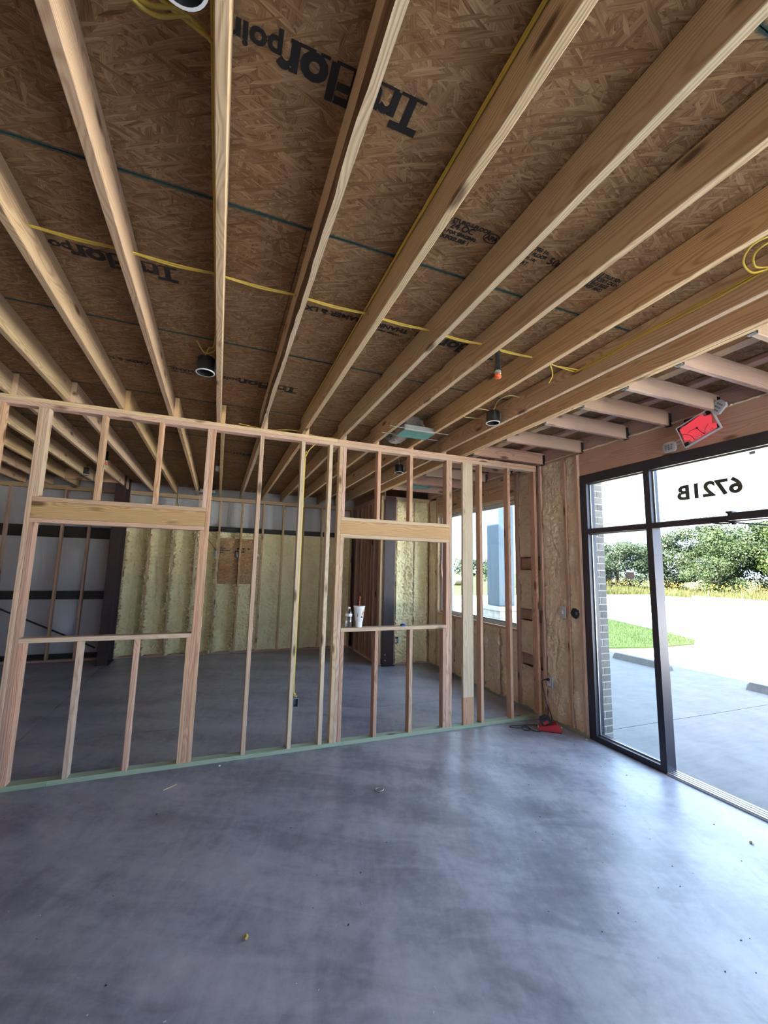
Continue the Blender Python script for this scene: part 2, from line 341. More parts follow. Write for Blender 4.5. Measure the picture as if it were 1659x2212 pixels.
def text(name, s, size, origin, xdir, ydir, mat, parent, bold=0.0, xs=1.0, th=0.0008, align='LEFT', **kw):
    cu = bpy.data.curves.new(name, 'FONT'); cu.body = s; cu.size = size; cu.extrude = th; cu.offset = bold; cu.resolution_u = 3; cu.align_x = align
    to = bpy.data.objects.new(name + '_src', cu); COL.objects.link(to)
    dg = bpy.context.evaluated_depsgraph_get(); me = bpy.data.meshes.new_from_object(to.evaluated_get(dg))
    bpy.data.objects.remove(to); bpy.data.curves.remove(cu)
    me.materials.clear(); me.materials.append(mat)
    for p in me.polygons: p.material_index = 0
    xd = Vector(xdir).normalized(); yd = Vector(ydir).normalized(); zd = xd.cross(yd)
    me.transform(Matrix(((xd.x*xs, yd.x, zd.x), (xd.y*xs, yd.y, zd.y), (xd.z*xs, yd.z, zd.z))).to_4x4())
    me.name = name; o = bpy.data.objects.new(name, me); o.location = origin
    return finish(o, parent, **kw)
def plate(name, pts, th, mat, parent, nrm, **kw):
    """flat polygon with thickness"""
    n = Vector(nrm).normalized() * th; k = len(pts); c = sum((Vector(p) for p in pts), Vector()) / k
    v = [tuple(Vector(p) - c) for p in pts] + [tuple(Vector(p) + n - c) for p in pts]
    f = [tuple(reversed(range(k))), tuple(range(k, 2*k))] + [(i, (i+1) % k, k + (i+1) % k, k + i) for i in range(k)]
    return mesh(name, v, f, mat, parent, c, **kw)

SW = 0.038; Y0 = 4.2057; YD = 0.089; ZT = 3.101; ZD = 3.285; JD = ZD - ZT; YB = 9.05; XR = 3.8045; XL = -4.5
# ---------------------------------------------------------------- floor
fl = setting('floor', 'smooth grey sealed concrete floor slab with thin control joints')
MB().box((XL - 0.2, -4.2, -0.25), (3.97, 9.5, -0.012)).make('slab_base', M['walk'], fl, (0, 0, -0.1))
xs = [XL - 0.15, -1.672, 3.93]; ys = [-4.15, 5.175, 9.45]
for i in range(2):
    for j in range(2):
        g = 0.003
        MB().box((xs[i] + (g if i else 0), ys[j] + (g if j else 0), -0.05), (xs[i+1] - (g if i == 0 else 0), ys[j+1] - (g if j == 0 else 0), 0)).make('floor_slab', M['floor'], fl)

# ---------------------------------------------------------------- ceiling: subfloor panels, joists
ce = setting('ceiling', 'unfinished ceiling of oriented strand board on exposed pine joists')
py = [-4.33 + 1.2165 * k for k in range(12)]  # seams at .536, 1.753, 2.969, 4.186
panels = []
for r in range(11):
    y0 = -4.33 + 1.2165 * r; x = XL - (0.0 if r % 2 else 1.2192) - 0.1
    while x < 3.86:
        x1 = min(x + 2.4384, 3.86); x0 = max(x, XL)
        if x1 - x0 > 0.1 and y0 < 8.95:
            y1 = min(y0 + 1.2165, 8.95)
            p = MB().box((-(x1-x0)/2 + 0.002, -0.6065, 0), ((x1-x0)/2 - 0.002, 0.6065 - (1.2165 - (y1 - y0)), 0.018)).make('osb_panel', M['osb'], ce)
            p.location = Vector(((x0+x1)/2, y0 + 0.60825, ZD + R_.uniform(0, 0.002)))
            panels.append((x0, x1, y0, y1, p))
        x += 2.4384
MB().box((XL, -4.2, ZD + 0.021), (3.95, 9.4, ZD + 0.12)).make('deck_slab', M['osb_wall'], ce)
def panel_at(x, y):
    for x0, x1, y0, y1, p in panels:
        if x0 <= x < x1 and y0 <= y < y1: return p
    return panels[0][4]
JX = {-2: -0.915, -1: -0.515, 0: -0.104, 1: 0.298, 2: 0.717, 3: 1.122, 4: 1.500, 5: 1.922, 6: 2.352}
for k in range(-11, -2): JX[k] = -0.915 + (k + 2) * 0.4064
def waney(name, x0, y0, y1, parent):
    """joist with a natural bark edge eating into its lower left corner"""
    v = []; f = []; mi = []; N = 90
    for i in range(N + 1):
        t = i / N; y = y0 + (y1 - y0) * t
        c = 0.010 + 0.010 * noise.noise((y * 1.7, 3.1, 0)) + 0.006 * noise.noise((y * 9, 1.1, 0))
        if 1.0 < y < 1.35: c += 0.0 - 0.008 * math.sin((y - 1.0) / 0.35 * math.pi)
        e = 0.055 + 0.045 * noise.noise((y * 1.3, 7.7, 0)) + 0.015 * noise.noise((y * 8, 2.2, 0))
        c = max(0.002, c); e = max(0.008, e)
        L = (y1 - y0) / 2; xx = -L + 2 * L * t
        # local axes: X along world Y, Y = world Z, Z = world X  (matches board())
        b = -JD / 2; a = JD / 2; h = SW / 2
        v += [(xx, a, -h), (xx, a, h), (xx, b, h), (xx, b, -h + c), (xx, b + e, -h)]
    for i in range(N):
        for k in range(5):
            n = i * 5; f.append((n + k, n + (k+1) % 5, n + 5 + (k+1) % 5, n + 5 + k)); mi.append(1 if k == 3 else 0)
    f += [(4, 3, 2, 1, 0), tuple(N * 5 + k for k in range(5))]; mi += [0, 0]
    return mesh(name, v, f, [M['joist'], M['bark']], parent, (x0 + SW/2, (y0+y1)/2, ZT + JD/2), Matrix(((0, 0, 1), (1, 0, 0), (0, 1, 0))).to_euler(), mi=mi)
for k, x in sorted(JX.items()):
    if k == 1: waney('joist', x, -4.0, Y0 + YD - 0.002, ce)
    else: board('joist', (x, -4.0, ZT), (x + SW, Y0 + YD - 0.002, ZD - 0.001), M['joist'], ce)
    xb = x + SW + 0.002; yb = 8.30 if k == -5 else YB + YD - 0.002
    board('joist', (xb, Y0 + 0.002, ZT), (xb + SW, yb, ZD - 0.001), M['joist'], ce)
for i in range(2):
    board('rim_beam', (2.623 + i * 0.0395, -4.0, ZT), (2.623 + i * 0.0395 + SW, 7.2, ZD - 0.001), M['joist'], ce)
board('header_joist', (JX[-6] + 2*SW + 0.004, 8.30, ZT), (JX[-4] + SW, 8.30 + SW, ZD - 0.001), M['joist'], ce)
# metal hanger where the cut joist meets its header
MB().box((JX[-5] + SW - 0.004, 8.24, ZT - 0.002), (JX[-5] + SW - 0.001, 8.30, ZT + 0.13)).box((JX[-5] + 2*SW + 0.005, 8.24, ZT - 0.002), (JX[-5] + 2*SW + 0.008, 8.30, ZT + 0.13)).box((JX[-5] + SW - 0.004, 8.24, ZT - 0.004), (JX[-5] + 2*SW + 0.008, 8.30, ZT - 0.001)).make('joist_hanger', M['galv'], ce, (JX[-5], 8.28, ZT))
SJ = [-2.4, -1.8, -1.2, -0.6, 0.07, 0.48, 0.885, 1.291, 1.692, 2.09, 2.495, 2.93, 3.50, 4.11, 4.735, 5.343, 5.955, 6.575]
for y in SJ:
    board('short_joist', (2.702, y - SW/2, ZT), (3.806, y + SW/2, ZT + 0.140), M['wall_wood'], ce)
    h = MB()
    for xh, s in ((3.77, 1), (2.7015, 0)):
        x1 = xh + 0.035
        h.box((xh, y - SW/2 - 0.003, ZT + 0.004), (x1, y - SW/2 - 0.0005, ZT + 0.12)).box((xh, y + SW/2 + 0.0005, ZT + 0.004), (x1, y + SW/2 + 0.003, ZT + 0.12)).box((xh, y - SW/2 - 0.003, ZT - 0.003), (x1, y + SW/2 + 0.003, ZT - 0.0005))
    h.make('joist_hanger', M['hanger'], ce, (3.79, y, ZT))
board('furring_strip', (3.05, -4, ZT + 0.142), (3.14, 7.2, ZT + 0.18), M['pale'], ce)
board('furring_strip', (3.42, -4, ZT + 0.142), (3.51, 7.2, ZT + 0.18), M['wall_wood'], ce)
board('rim_board', (3.808, -4, 3.127), (3.848, 7.3, ZD - 0.001), M['wall_wood'], ce)
# ---- print stamped on the underside of the panels
def stamp(s, size, x, y, up, bold=0.0, xs=1.0, mat='ink'):
    """up=+1 reads upright as seen walking in, -1 reads upside down"""
    p = panel_at(x, y)
    text('stamped_print', s, size, (x, y, ZD - 0.0012), (up, 0, 0), (0, -up, 0), M[mat], p, bold, xs, 0.0004)
def big_stamp(x, y, k=1.0, mat='ink'):
    # heavy slab lettering, upside down: starts at its right-hand end
    p = panel_at(x - 0.2, y)
    stamp('T', 0.150 * k, x, y, -1, 0.006 * k, 1.05, mat); stamp('ru', 0.150 * k, x - 0.085 * k, y, -1, 0.006 * k, 1.05, mat)
    stamp('Flor', 0.150 * k, x - 0.220 * k, y, -1, 0.006 * k, 1.05, mat); stamp('point', 0.088 * k, x - 0.470 * k, y, -1, 0.003 * k, 1.05, mat)
    for a, b in ((0.0, 0.09), (0.1, 0.2), (0.235, 0.31), (0.33, 0.36), (0.375, 0.45)):   # slab serifs
        MB().box((x - b * k, y - 0.013 * k, -0.0005), (x - a * k, y - 0.004 * k, 0.0005)).make('stamped_print', M[mat], p).location = Vector((0, 0, ZD - 0.0012)) - wl(p)
big_stamp(0.545, 1.085)
big_stamp(-0.310, 2.305, 1.0, 'ink_fade')
big_stamp(0.545, 3.535, 1.0, 'ink_fade')
big_stamp(1.78, 2.315)
big_stamp(0.545, 6.0, 1.0, 'ink_fade')
stamp('THANK A FRAMER & LX', 0.062, 1.06, 2.315, -1, 0.002, 1.02); stamp('When you', 0.036, 1.02, 2.38, -1, 0.001)
stamp('THANK A FRAMER & LX', 0.062, -0.25, 3.53, -1, 0.002, 1.0, 'ink_fade'); stamp('When you', 0.036, -0.30, 3.59, -1, 0.001, 1, 'ink_fade')
for l, sz, y, x in (('D STURD-I-FLOOR', 0.029, 1.452, 0.838), ('24 OC', 0.046, 1.486, 0.872), ('SIZED FOR SPACING', 0.026, 1.516, 0.80), ('EXPOSURE 1', 0.031, 1.550, 0.845)):
    stamp(l, sz, x, y, 1, 0.001, 0.95)
ring = MB(); N = 28
for i in range(N):
    a = 2*math.pi*i/N; b = 2*math.pi*(i+1)/N; n = len(ring.v)
    ring.v += [(math.cos(a)*0.044, math.sin(a)*0.029, 0), (math.cos(b)*0.044, math.sin(b)*0.029, 0), (math.cos(b)*0.038, math.sin(b)*0.024, 0), (math.cos(a)*0.038, math.sin(a)*0.024, 0)]
    ring.f.append((n, n+1, n+2, n+3)); ring.m.append(0)
ring.make('stamped_print', M['ink'], panel_at(1.09, 1.468)).location = Vector((1.088, 1.468, ZD - 0.0012)) - wl(panel_at(1.09, 1.468))
stamp('APA', 0.034, 1.057, 1.480, 1, 0.0015, 1.0)
for l, sz, y, x in (('703 1n.', 0.030, 1.445, 1.318), ('SINGLE FLOOR', 0.028, 1.477, 1.235), ('5-01-10c', 0.025, 1.508, 1.29), ('SAT', 0.032, 1.545, 1.30), ('50#', 0.062, 1.493, 1.432)):
    stamp(l, sz, x, y, 1, 0.001, 0.95)
for i, l in enumerate(('TRUS SEN', 'CERT CASH', 'I-JOI BESE', 'RISP AND')):
    stamp(l, 0.032, 1.775 - 0.01 * i, 1.455 + 0.031 * i, 1, 0.001, 0.85)
pp = panel_at(1.75, 1.48)
for dx in (0, 0.016): MB().box((1.742 + dx, 1.43, -0.0005), (1.749 + dx, 1.545, 0.0005)).make('stamped_print', M['ink'], pp).location = Vector((0, 0, ZD - 0.0012)) - wl(pp)
stamp('X-A-B', 0.034, 2.09, 1.46, 1, 0.001, 1, 'ink_fade'); stamp('- - - -', 0.05, 2.15, 1.53, 1, 0.001, 1, 'ink_fade')
for x, y in ((-0.8, 7.3), (-0.35, 6.3), (0.9, 7.1), (-1.2, 5.6)): stamp('THANK A FRAMER', 0.06, x, y, -1, 0.002, 1, 'ink_fade')

# ---------------------------------------------------------------- partition framing
pa = setting('wall_partition', 'open stud partition with two framed window openings across the room')
ya, yb = Y0, Y0 + YD
def st(x, z0=0.038, z1=3.025, mat='stud'): board('stud', (x, ya + R_.uniform(0, .003), z0), (x + SW, yb, z1), M[mat], pa)
board('sole_plate', (XL, ya - 0.002, 0), (-1.12, yb, 0.038), M['treated'], pa); board('sole_plate', (-1.118, ya - 0.001, 0), (3.76, yb, 0.038), M['treated'], pa)
board('top_plate', (XL, ya, 3.025), (0.90, yb, 3.0625), M['stud'], pa); board('top_plate', (0.902, ya, 3.025), (3.76, yb, 3.0625), M['stud'], pa)
board('top_plate', (XL, ya - 0.001, 3.063), (1.105, yb, 3.1005), M['pale'], pa); board('top_plate', (1.107, ya, 3.063), (3.765, yb, 3.1005), M['stud'], pa)
for x in (-4.48, -4.1, -3.7, -3.29, -2.88, -2.47, -2.06): st(x)
st(-1.755)
st(-1.489, mat='stud'); st(-0.135); st(0.313); st(0.725, mat='pale'); st(1.020, mat='pale'); st(1.133, mat='pale'); st(2.472); st(2.893); st(3.308); st(3.718)
st(-1.451, 0.038, 2.05); st(-0.173, 0.038, 2.05); st(1.171, 0.038, 2.05); st(2.434, 0.038, 2.05)
for x in (-1.413, -1.026, -0.617, -0.211): st(x, 0.038, 1.088)
for x in (1.211, 1.586, 1.985, 2.396): st(x, 0.038, 1.088)
for x in (-1.451, -1.033, -0.584, -0.173): st(x, 2.264, 3.025, 'pale' if x < -1.4 else 'stud')
for x in (1.171, 1.570, 1.960, 2.434): st(x, 2.264, 3.025)
for x0, x1 in ((-1.4505, -0.1355), (1.1715, 2.4715)):
    board('header_beam', (x0, ya + 0.002, 2.088), (x1, yb - 0.002, 2.226), M['lvl'], pa)
    board('header_plate', (x0, ya - 0.001, 2.2265), (x1, yb, 2.264), M['stud' if x0 < 0 else 'pale'], pa); board('header_plate', (x0, ya - 0.001, 2.0505), (x1, yb, 2.0875), M['stud' if x0 < 0 else 'pale'], pa)
board('sill_plate', (-1.4125, ya - 0.002, 1.0885), (-0.1735, yb, 1.1265), M['pale'], pa); board('sill_plate', (1.2095, ya - 0.002, 1.0885), (2.4335, yb, 1.1265), M['pale'], pa)
# wide post set flat, and its cut lower piece
board('flat_post', (2.652, ya - 0.004, 0.33), (2.792, ya + 0.034, 3.0245), M['pale'], pa); board('flat_post', (2.652, ya - 0.004, 0.0385), (2.792, ya + 0.034, 0.3295), M['stud'], pa)

# ---------------------------------------------------------------- foam
def foam(parent, axis, u0, u1, z0, z1, d0, depth_fn, seed, step=0.025):
    """a filled stud bay: sheet in the wall plane, lumpy surface. axis 'y' -> faces -Y at y=d0 (u is x); 'x' -> faces -X at x=d0 (u is y); '+x'"""
    nu = max(4, int((u1 - u0) / step)); nz = max(4, int((z1 - z0) / step)); v = []; f = []
    for j in range(nz + 1):
        for i in range(nu + 1):
            a = i / nu; b = j / nz; u = u0 + (u1 - u0) * a; z = z0 + (z1 - z0) * b
            d = depth_fn(a, b, u, z, seed)
            if axis == 'y': v.append((u, d0 - d, z))
            else: v.append((d0 - d, u, z))
    for j in range(nz):
        for i in range(nu):
            q = j * (nu + 1) + i; k = (q, q + 1, q + nu + 2, q + nu + 1)
            f.append(k if axis == 'y' else tuple(reversed(k)))
    loc = Vector(v[0]); v = [tuple(Vector(p) - loc) for p in v]
    return mesh('foam_fill', v, f, M['foam_tan' if axis == 'x' else 'foam'], parent, loc, smooth=True)
def lump(u, z, s, k): return noise.noise((u * k, z * k, s * 3.7))
def deep_foam(a, b, u, z, s):      # creeps up the stud sides, hollow middle
    e = min(a, 1 - a) * 2
    rim = 0.165 * (1 - min(1, max(0, (e - 0.15) / 0.55)) ** 0.8)
    side = 0.78 + 0.35 * noise.noise((a * 1.5, z * 0.8, s))
    wu = u + 0.03 * noise.noise((u * 9, z * 9, s + 5)); wz = z + 0.03 * noise.noise((u * 9, z * 9, s + 8))
    curl = (1 - 2.2 * abs(noise.noise((wu * 17, wz * 26, s)))) * 0.042 * (0.3 + rim / 0.09) + 0.006 * lump(u, z, s, 45)
    edge = 0.05 * (max(0, 1 - b * 14) + max(0, 1 - (1 - b) * 10))
    return 0.012 + rim * side + curl + 0.02 * lump(u, z, s, 7) + edge
def panel_foam(a, b, u, z, s):
    d = deep_foam(a, b, u, z, s) if s < 22 else mid_foam(a, b, u, z, s)
    return min(d, 0.095) if (0.0 < u < 0.73 and 1.31 < z < 2.32) else d
def flat_foam(a, b, u, z, s):      # nearly flush, rough skin
    e = min(a, 1 - a) * 2
    gap = 0.022 * max(0, 1 - e / 0.12)
    crack = 0.03 * max(0, 1 - abs(u - (s * 0.137 % 0.3) - lump(3.3, z, s, 2.2) * 0.12 - (int(u * 3.3)) * 0.3) / 0.012) * max(0, lump(1.1, z, s, 3.1) + 0.25)
    return 0.066 + 0.020 * lump(u, z, s, 5) + 0.026 * (0.5 - abs(lump(u + 0.02 * lump(u, z, s, 11), z, s, 16))) + 0.007 * lump(u, z, s, 42) - gap * (0.6 + 1.4 * lump(u, z, s, 9)) - crack
def mid_foam(a, b, u, z, s):
    e = min(a, 1 - a) * 2
    return 0.11 + 0.06 * (1 - e) + 0.012 * lump(u, z, s, 6) + 0.028 * (1 - 2 * abs(lump(u + 0.02 * lump(u, z, s, 9), z + 0.02 * lump(z, u, s, 9), s, 19))) + 0.006 * lump(u, z, s, 48)

# ---------------------------------------------------------------- back wall
wb = setting('wall_back', 'rear wall of bare studs with yellow spray foam and white insulation facing')
board('sole_plate', (XL, YB, 0), (2.80, YB + YD, 0.038), M['wall_wood'], wb); board('top_plate', (XL, YB, 3.025), (2.80, YB + YD, 3.1005), M['joist'], wb)
SB = [-4.45, -3.88, -3.47, -3.07, -2.66, -2.25]; SF = [-1.66, -1.25, -0.845, -0.44, -0.03, 0.395, 0.82, 1.24, 1.67, 2.08, 2.49, 2.755]
for x in SB: board('stud', (x, YB + 0.001, 0.0385), (x + SW, YB + YD, 3.0245), M['wall_wood'], wb)
for x in SF: board('stud', (x, YB + 0.001, 0.0385), (x + SW, YB + YD, 3.0245), M['joist'], wb)
for i in range(len(SF) - 1):
    x0, x1 = SF[i] + SW - 0.006, SF[i+1] + 0.006
    fn = panel_foam
    foam(wb, 'y', x0, x1, 0.03, 2.40, YB + 0.215, fn, 11 + i * 2.3, 0.012 if i < 6 else 0.02)
v = []; f = []; NX = 150; NZ = 24
for j in range(NZ + 1):
    for i in range(NX + 1):
        x = XL + (3.0 - XL) * i / NX; z = 3.7 * j / NZ
        g = min(abs(z - 2.43), abs(z - 1.12), abs(z - 0.0), abs(z - 3.7))
        v.append((x, 9.36 - 0.07 * min(1, g * 2.2) * (0.55 + 0.45 * math.sin(x * 9.4 + 1.1 * math.sin(z * 1.7))) + 0.01 * noise.noise((x * 3, z * 2, 4)), z))
for j in range(NZ):
    for i in range(NX):
        q = j * (NX + 1) + i; f.append((q, q + 1, q + NX + 2, q + NX + 1))
mesh('insulation_facing', v, f, M['vinyl_sheet'], wb, smooth=True)
MB().box((XL, 9.18, 2.17), (-1.70, 9.36, 2.37)).make('girt', M['girt'], wb); MB().box((XL, 9.18, 1.06), (-1.70, 9.36, 1.20)).make('girt', M['girt'], wb)
MB().box((-1.70, 9.15, 2.405), (3.0, 9.36, 2.505)).make('girt', M['girt'], wb); MB().box((XL, 9.17, 0.0), (-1.70, 9.30, 0.10)).make('base_angle', M['girt'], wb)
MB().tube([(-4.4, 9.15, 1.40), (-1.95, 9.15, 0.20)], 0.014, 8, 0, 0).make('brace_rod', M['girt'], wb)
MB().box((XL, 9.38, -0.2), (3.1, 9.45, 3.9)).make('wall_sheet', M['girt'], wb)
pn = MB().box((-0.33, -0.006, -0.46), (0.33, 0.006, 0.46)).make('osb_backing_panel', M['osb_wall'], wb); pn.location = (0.36, YB + 0.098, 1.815)
for s, sz, x, z in (('RATED', 0.035, 0.03, 2.06), ('SHEATHING', 0.035, 0.03, 2.015), ('EXP 1', 0.035, 0.03, 1.97), ('LUMBER', 0.06, 0.29, 1.985)):
    text('stamped_print', s, sz, (x, YB + 0.091, z), (1, 0, 0), (0, 0, 1), M['ink'], pn, 0.002)
for k in range(3):
    x = 0.34 + 0.105 * k; plate('stamped_print', [(x, YB + 0.091, 2.085), (x + 0.07, YB + 0.091, 2.085), (x + 0.035, YB + 0.091, 2.045)], 0.0006, M['ink'], pn, (0, -1, 0))

# alcove corner at the right rear
wa = setting('wall_alcove', 'short foam filled wall returning beside the dark steel column at the rear')
YC = 7.24
board('sole_plate', (2.80, YC, 0), (3.80, YC + YD, 0.038), M['wall_wood'], wa); board('top_plate', (2.80, YC, 3.025), (3.80, YC + YD, 3.1005), M['joist'], wa)
for x in (2.797, 3.083, 3.452, 3.755): board('stud', (x, YC + 0.001, 0.0385), (x + SW + (0.012 if x < 3 else 0), YC + YD, 3.0245), M['joist'], wa)
foam(wa, 'y', 3.118, 3.456, 0.03, 3.03, YC + 0.17, mid_foam, 51, 0.012); foam(wa, 'y', 3.486, 3.757, 0.03, 3.03, YC + 0.17, mid_foam, 57, 0.012)
MB().box((2.80, YC + 0.10, 0), (3.95, YC + 0.14, 3.10)).make('wall_sheet', M['wall_wood'], wa)
board('top_plate', (2.80, YC + 0.15, 3.025), (2.889, YB, 3.1005), M['wall_wood'], wa); board('sole_plate', (2.80, YC + 0.15, 0), (2.889, YB, 0.038), M['wall_wood'], wa)
for y in (7.36, 7.62, 7.76, 8.02, 8.16, 8.42, 8.75): board('stud', (2.801, y, 0.0385), (2.889, y + SW, 3.0245), M['wall_wood'], wa)
MB().box((2.90, YC + 0.15, 0), (2.94, 9.3, 3.3)).make('wall_sheet', M['wall_wood'], wa)

# ---------------------------------------------------------------- right wall
wr = setting('wall_right', 'foam insulated stud wall on the street side of the room')
def ws(y0, z0=0.0385, z1=3.0895, x0=3.80, mat='wall_wood', w=SW): board('stud', (x0, y0, z0), (3.94, y0 + w, z1), M[mat], wr)
board('sole_plate', (3.80, 3.556, 0), (3.94, 7.24, 0.038), M['treated'], wr); board('top_plate', (3.80, 3.556, 3.09), (3.94, 7.24, 3.1265), M['wall_wood'], wr)
for y in (3.556, 3.745, 4.150): ws(y, x0=3.775)
for y in (4.297, 4.605, 4.643): ws(y, x0=3.79)
for y in (6.88, 6.92, 7.20): ws(y, mat='joist')
for y in (5.03, 5.44, 5.85, 6.26, 6.62): ws(y, 0.0385, 0.9295)
board('window_header', (3.80, 4.682, 2.785), (3.90, 6.878, 3.0885), M['lvl'], wr); board('window_header', (3.80, 4.682, 2.747), (3.94, 6.878, 2.784), M['pale'], wr)
board('window_sill_plate', (3.80, 4.682, 0.93), (3.94, 6.878, 0.968), M['wall_wood'], wr)
for z0, z1 in ((0.555, 0.69), (1.12, 1.25), (1.77, 1.92)):
    board('blocking', (3.835, 4.336, z0), (3.88, 4.604, z1), M['wall_wood'], wr); board('blocking', (3.825, 4.19, z0), (3.87, 4.296, z1), M['wall_wood'], wr)
for (a, b, z0, z1, s) in ((3.590, 3.750, 0.03, 3.09, 3), (3.778, 4.155, 0.03, 3.09, 5), (4.184, 4.30, 1.93, 3.09, 7), (4.184, 4.30, 1.26, 1.76, 8), (4.184, 4.30, 0.70, 1.11, 9), (4.184, 4.30, 0.03, 0.545, 10),
                          (4.33, 4.61, 1.93, 3.09, 12), (4.33, 4.61, 1.26, 1.76, 13), (4.33, 4.61, 0.70, 1.11, 14), (4.33, 4.61, 0.03, 0.545, 15),
                          (4.676, 5.035, 0.03, 0.935, 21), (5.065, 5.445, 0.03, 0.935, 23), (5.475, 5.855, 0.03, 0.935, 25), (5.885, 6.265, 0.03, 0.935, 27), (6.295, 6.625, 0.03, 0.935, 29), (6.655, 6.885, 0.03, 0.935, 30), (6.955, 7.205, 0.03, 3.05, 31)):
    foam(wr, 'x', a, b, z0, z1, 3.868, flat_foam, s, 0.013)
MB().box((3.945, 3.556, -0.1), (3.965, 4.68, 3.4)).box((3.945, 6.88, -0.1), (3.965, 7.4, 3.4)).box((3.945, 4.68, -0.1), (3.965, 6.88, 0.968)).box((3.945, 4.68, 2.745), (3.965, 6.88, 3.4)).make('sheathing', M['osb_wall'], wr)
board('storefront_header', (3.81, -4.0, 2.842), (3.92, 3.554, 3.1255), M['wall_wood'], wr)
bd = MB(); bd.tube([(3.803 + 0.004 * noise.noise((k * .7, 1, 1)), -2 + k * 0.05, 3.127 + 0.006 * noise.noise((k * .9, 5, 1))) for k in range(184)], 0.010, 6, 0, 0)
bd.make('foam_bead', M['foam_tan'], wr, (3.803, 2, 3.127), smooth=True)
# storey above and outer skin: what throws the shade on the pavement
for a, b in (((3.966, -4.2, 2.90), (4.14, 3.545, 5.85)), ((3.966, 4.68, 2.80), (4.14, 9.5, 5.85)), ((3.966, 3.55, 3.02), (4.14, 4.675, 5.85)), ((3.966, 6.88, -0.3), (4.14, 9.5, 2.795)), ((3.966, 4.68, -0.3), (4.14, 6.875, 0.93)), ((XL - 0.3, 9.505, -0.3), (4.14, 9.7, 5.85)), ((XL - 0.3, -4.2, 3.42), (3.96, 9.46, 3.6))):
    MB().box(a, b).make('upper_facade', M['mortar'], wr, ((a[0]+b[0])/2, (a[1]+b[1])/2, (a[2]+b[2])/2))
# other walls
wlft = setting('wall_left', 'plain wooden side wall on the left of the room')
MB().box((XL - 0.2, -4.2, 0), (XL, 9.45, 3.5)).make('wall_sheet', M['wall_wood'], wlft)
wf = setting('wall_front', 'unseen front wall behind the viewer, its glazed opening sized for daylight')
MB().box((XL, -4.2, 0), (0.8, -4.05, 3.5)).box((0.8, -4.2, 2.9), (3.95, -4.05, 3.5)).box((3.6, -4.2, 0), (3.95, -4.05, 2.9)).make('wall_sheet', M['wall_wood'], wf)  # opening width chosen for the daylight it lets in

# ---------------------------------------------------------------- storefront
s1 = setting('window_1', 'dark aluminium storefront with sidelight, transoms and open doorway')
XA, XB = 3.8045, 3.92
def al(name, y0, y1, z0, z1, x0=XA, x1=XB, mat='alu', par=None): return MB().box((x0, y0, z0), (x1, y1, z1)).make(name, M[mat], par or s1, ((x0+x1)/2, (y0+y1)/2, (z0+z1)/2))
al('jamb', 3.465, 3.554, 0, 2.84); al('head_rail', -3.9, 3.465, 2.738, 2.84); al('mullion', 2.724, 2.785, 0, 2.738)
al('bottom_rail', 2.785, 3.465, 0, 0.055); al('transom_bar', 2.785, 3.465, 2.172, 2.222); al('transom_bar', 1.765, 2.724, 2.172, 2.222)
al('jamb', 1.70, 1.765, 0, 2.738)
def pane(y0, y1, z0, z1, x=3.86, par=None): al('glass_pane', y0, y1, z0, z1, x, x + 0.006, 'glass', par or s1)
def beads(y0, y1, z0, z1):
    for a, b, c, d in ((y0, y0 + 0.012, z0, z1), (y1 - 0.012, y1, z0, z1), (y0 + 0.012, y1 - 0.012, z0, z0 + 0.012), (y0 + 0.012, y1 - 0.012, z1 - 0.012, z1)):
        al('glazing_bead', a, b, c, d, 3.85, 3.859, 'alu_bright')
for a in ((2.785, 3.465, 0.055, 2.172), (2.785, 3.465, 2.222, 2.738), (1.765, 2.724, 2.222, 2.738)): pane(*a); beads(*a)
# unseen bays run the storefront on beside and behind the viewer, built for daylight
for y in (0.45, -0.80, -2.05, -3.30): al('mullion', y, y + 0.06, 0, 2.738)
for y0, y1 in ((0.51, 1.70), (-0.74, 0.45), (-1.99, -0.80), (-3.24, -2.05)):
    al('bottom_rail', y0, y1, 0, 0.055); al('transom_bar', y0, y1, 2.172, 2.222); pane(y0, y1, 0.055, 2.172); pane(y0, y1, 2.222, 2.738)
text('address_numerals', '6721B', 0.178, (3.868, 1.995, 2.417), (0, 1, 0), (0, 0, 1), M['ink'], s1, 0.006, 1.13, 0.001, label='dark address number on the transom glass, mirrored from inside')
al('glass_sticker', 2.977, 3.071, 1.692, 1.758, 3.8585, 3.8598, 'device'); al('glass_sticker', 1.888, 1.928, 2.698, 2.722, 3.8585, 3.8598, 'device')
al('threshold', 1.765, 2.724, 0.0, 0.012, 3.79, 3.94, 'alu_bright')
for i in range(4): al('threshold_ridge', 1.765, 2.724, 0.012, 0.019, 3.80 + i * 0.035, 3.818 + i * 0.035, 'alu_bright')
cl = MB().box((3.735, 1.77, 2.178), (3.803, 2.05, 2.238)).box((3.74, 2.02, 2.236), (3.80, 2.065, 2.252)); cl.make('door_closer', M['alu'], s1, (3.77, 1.9, 2.2))
MB().tube([(3.77, 2.22, 2.186), (3.80, 2.15, 2.165), (3.83, 2.06, 2.168)], 0.006).tube([(3.83, 2.06, 2.168), (4.10, 1.78, 2.12)], 0.006, smooth=0).lathe([(0.016, 2.15), (0.016, 2.185)], (3.83, 2.06, 0), 10).make('closer_arm', M['alu'], s1, (3.82, 2.1, 2.17))
dr = setting('door_1', 'glazed entry door swung fully open outside the doorway')
def dl(name, x0, x1, z0, z1, y0=1.655, y1=1.70, mat='alu'): MB().box((x0, y0, z0), (x1, y1, z1)).make(name, M[mat], dr, ((x0+x1)/2, (y0+y1)/2, (z0+z1)/2))
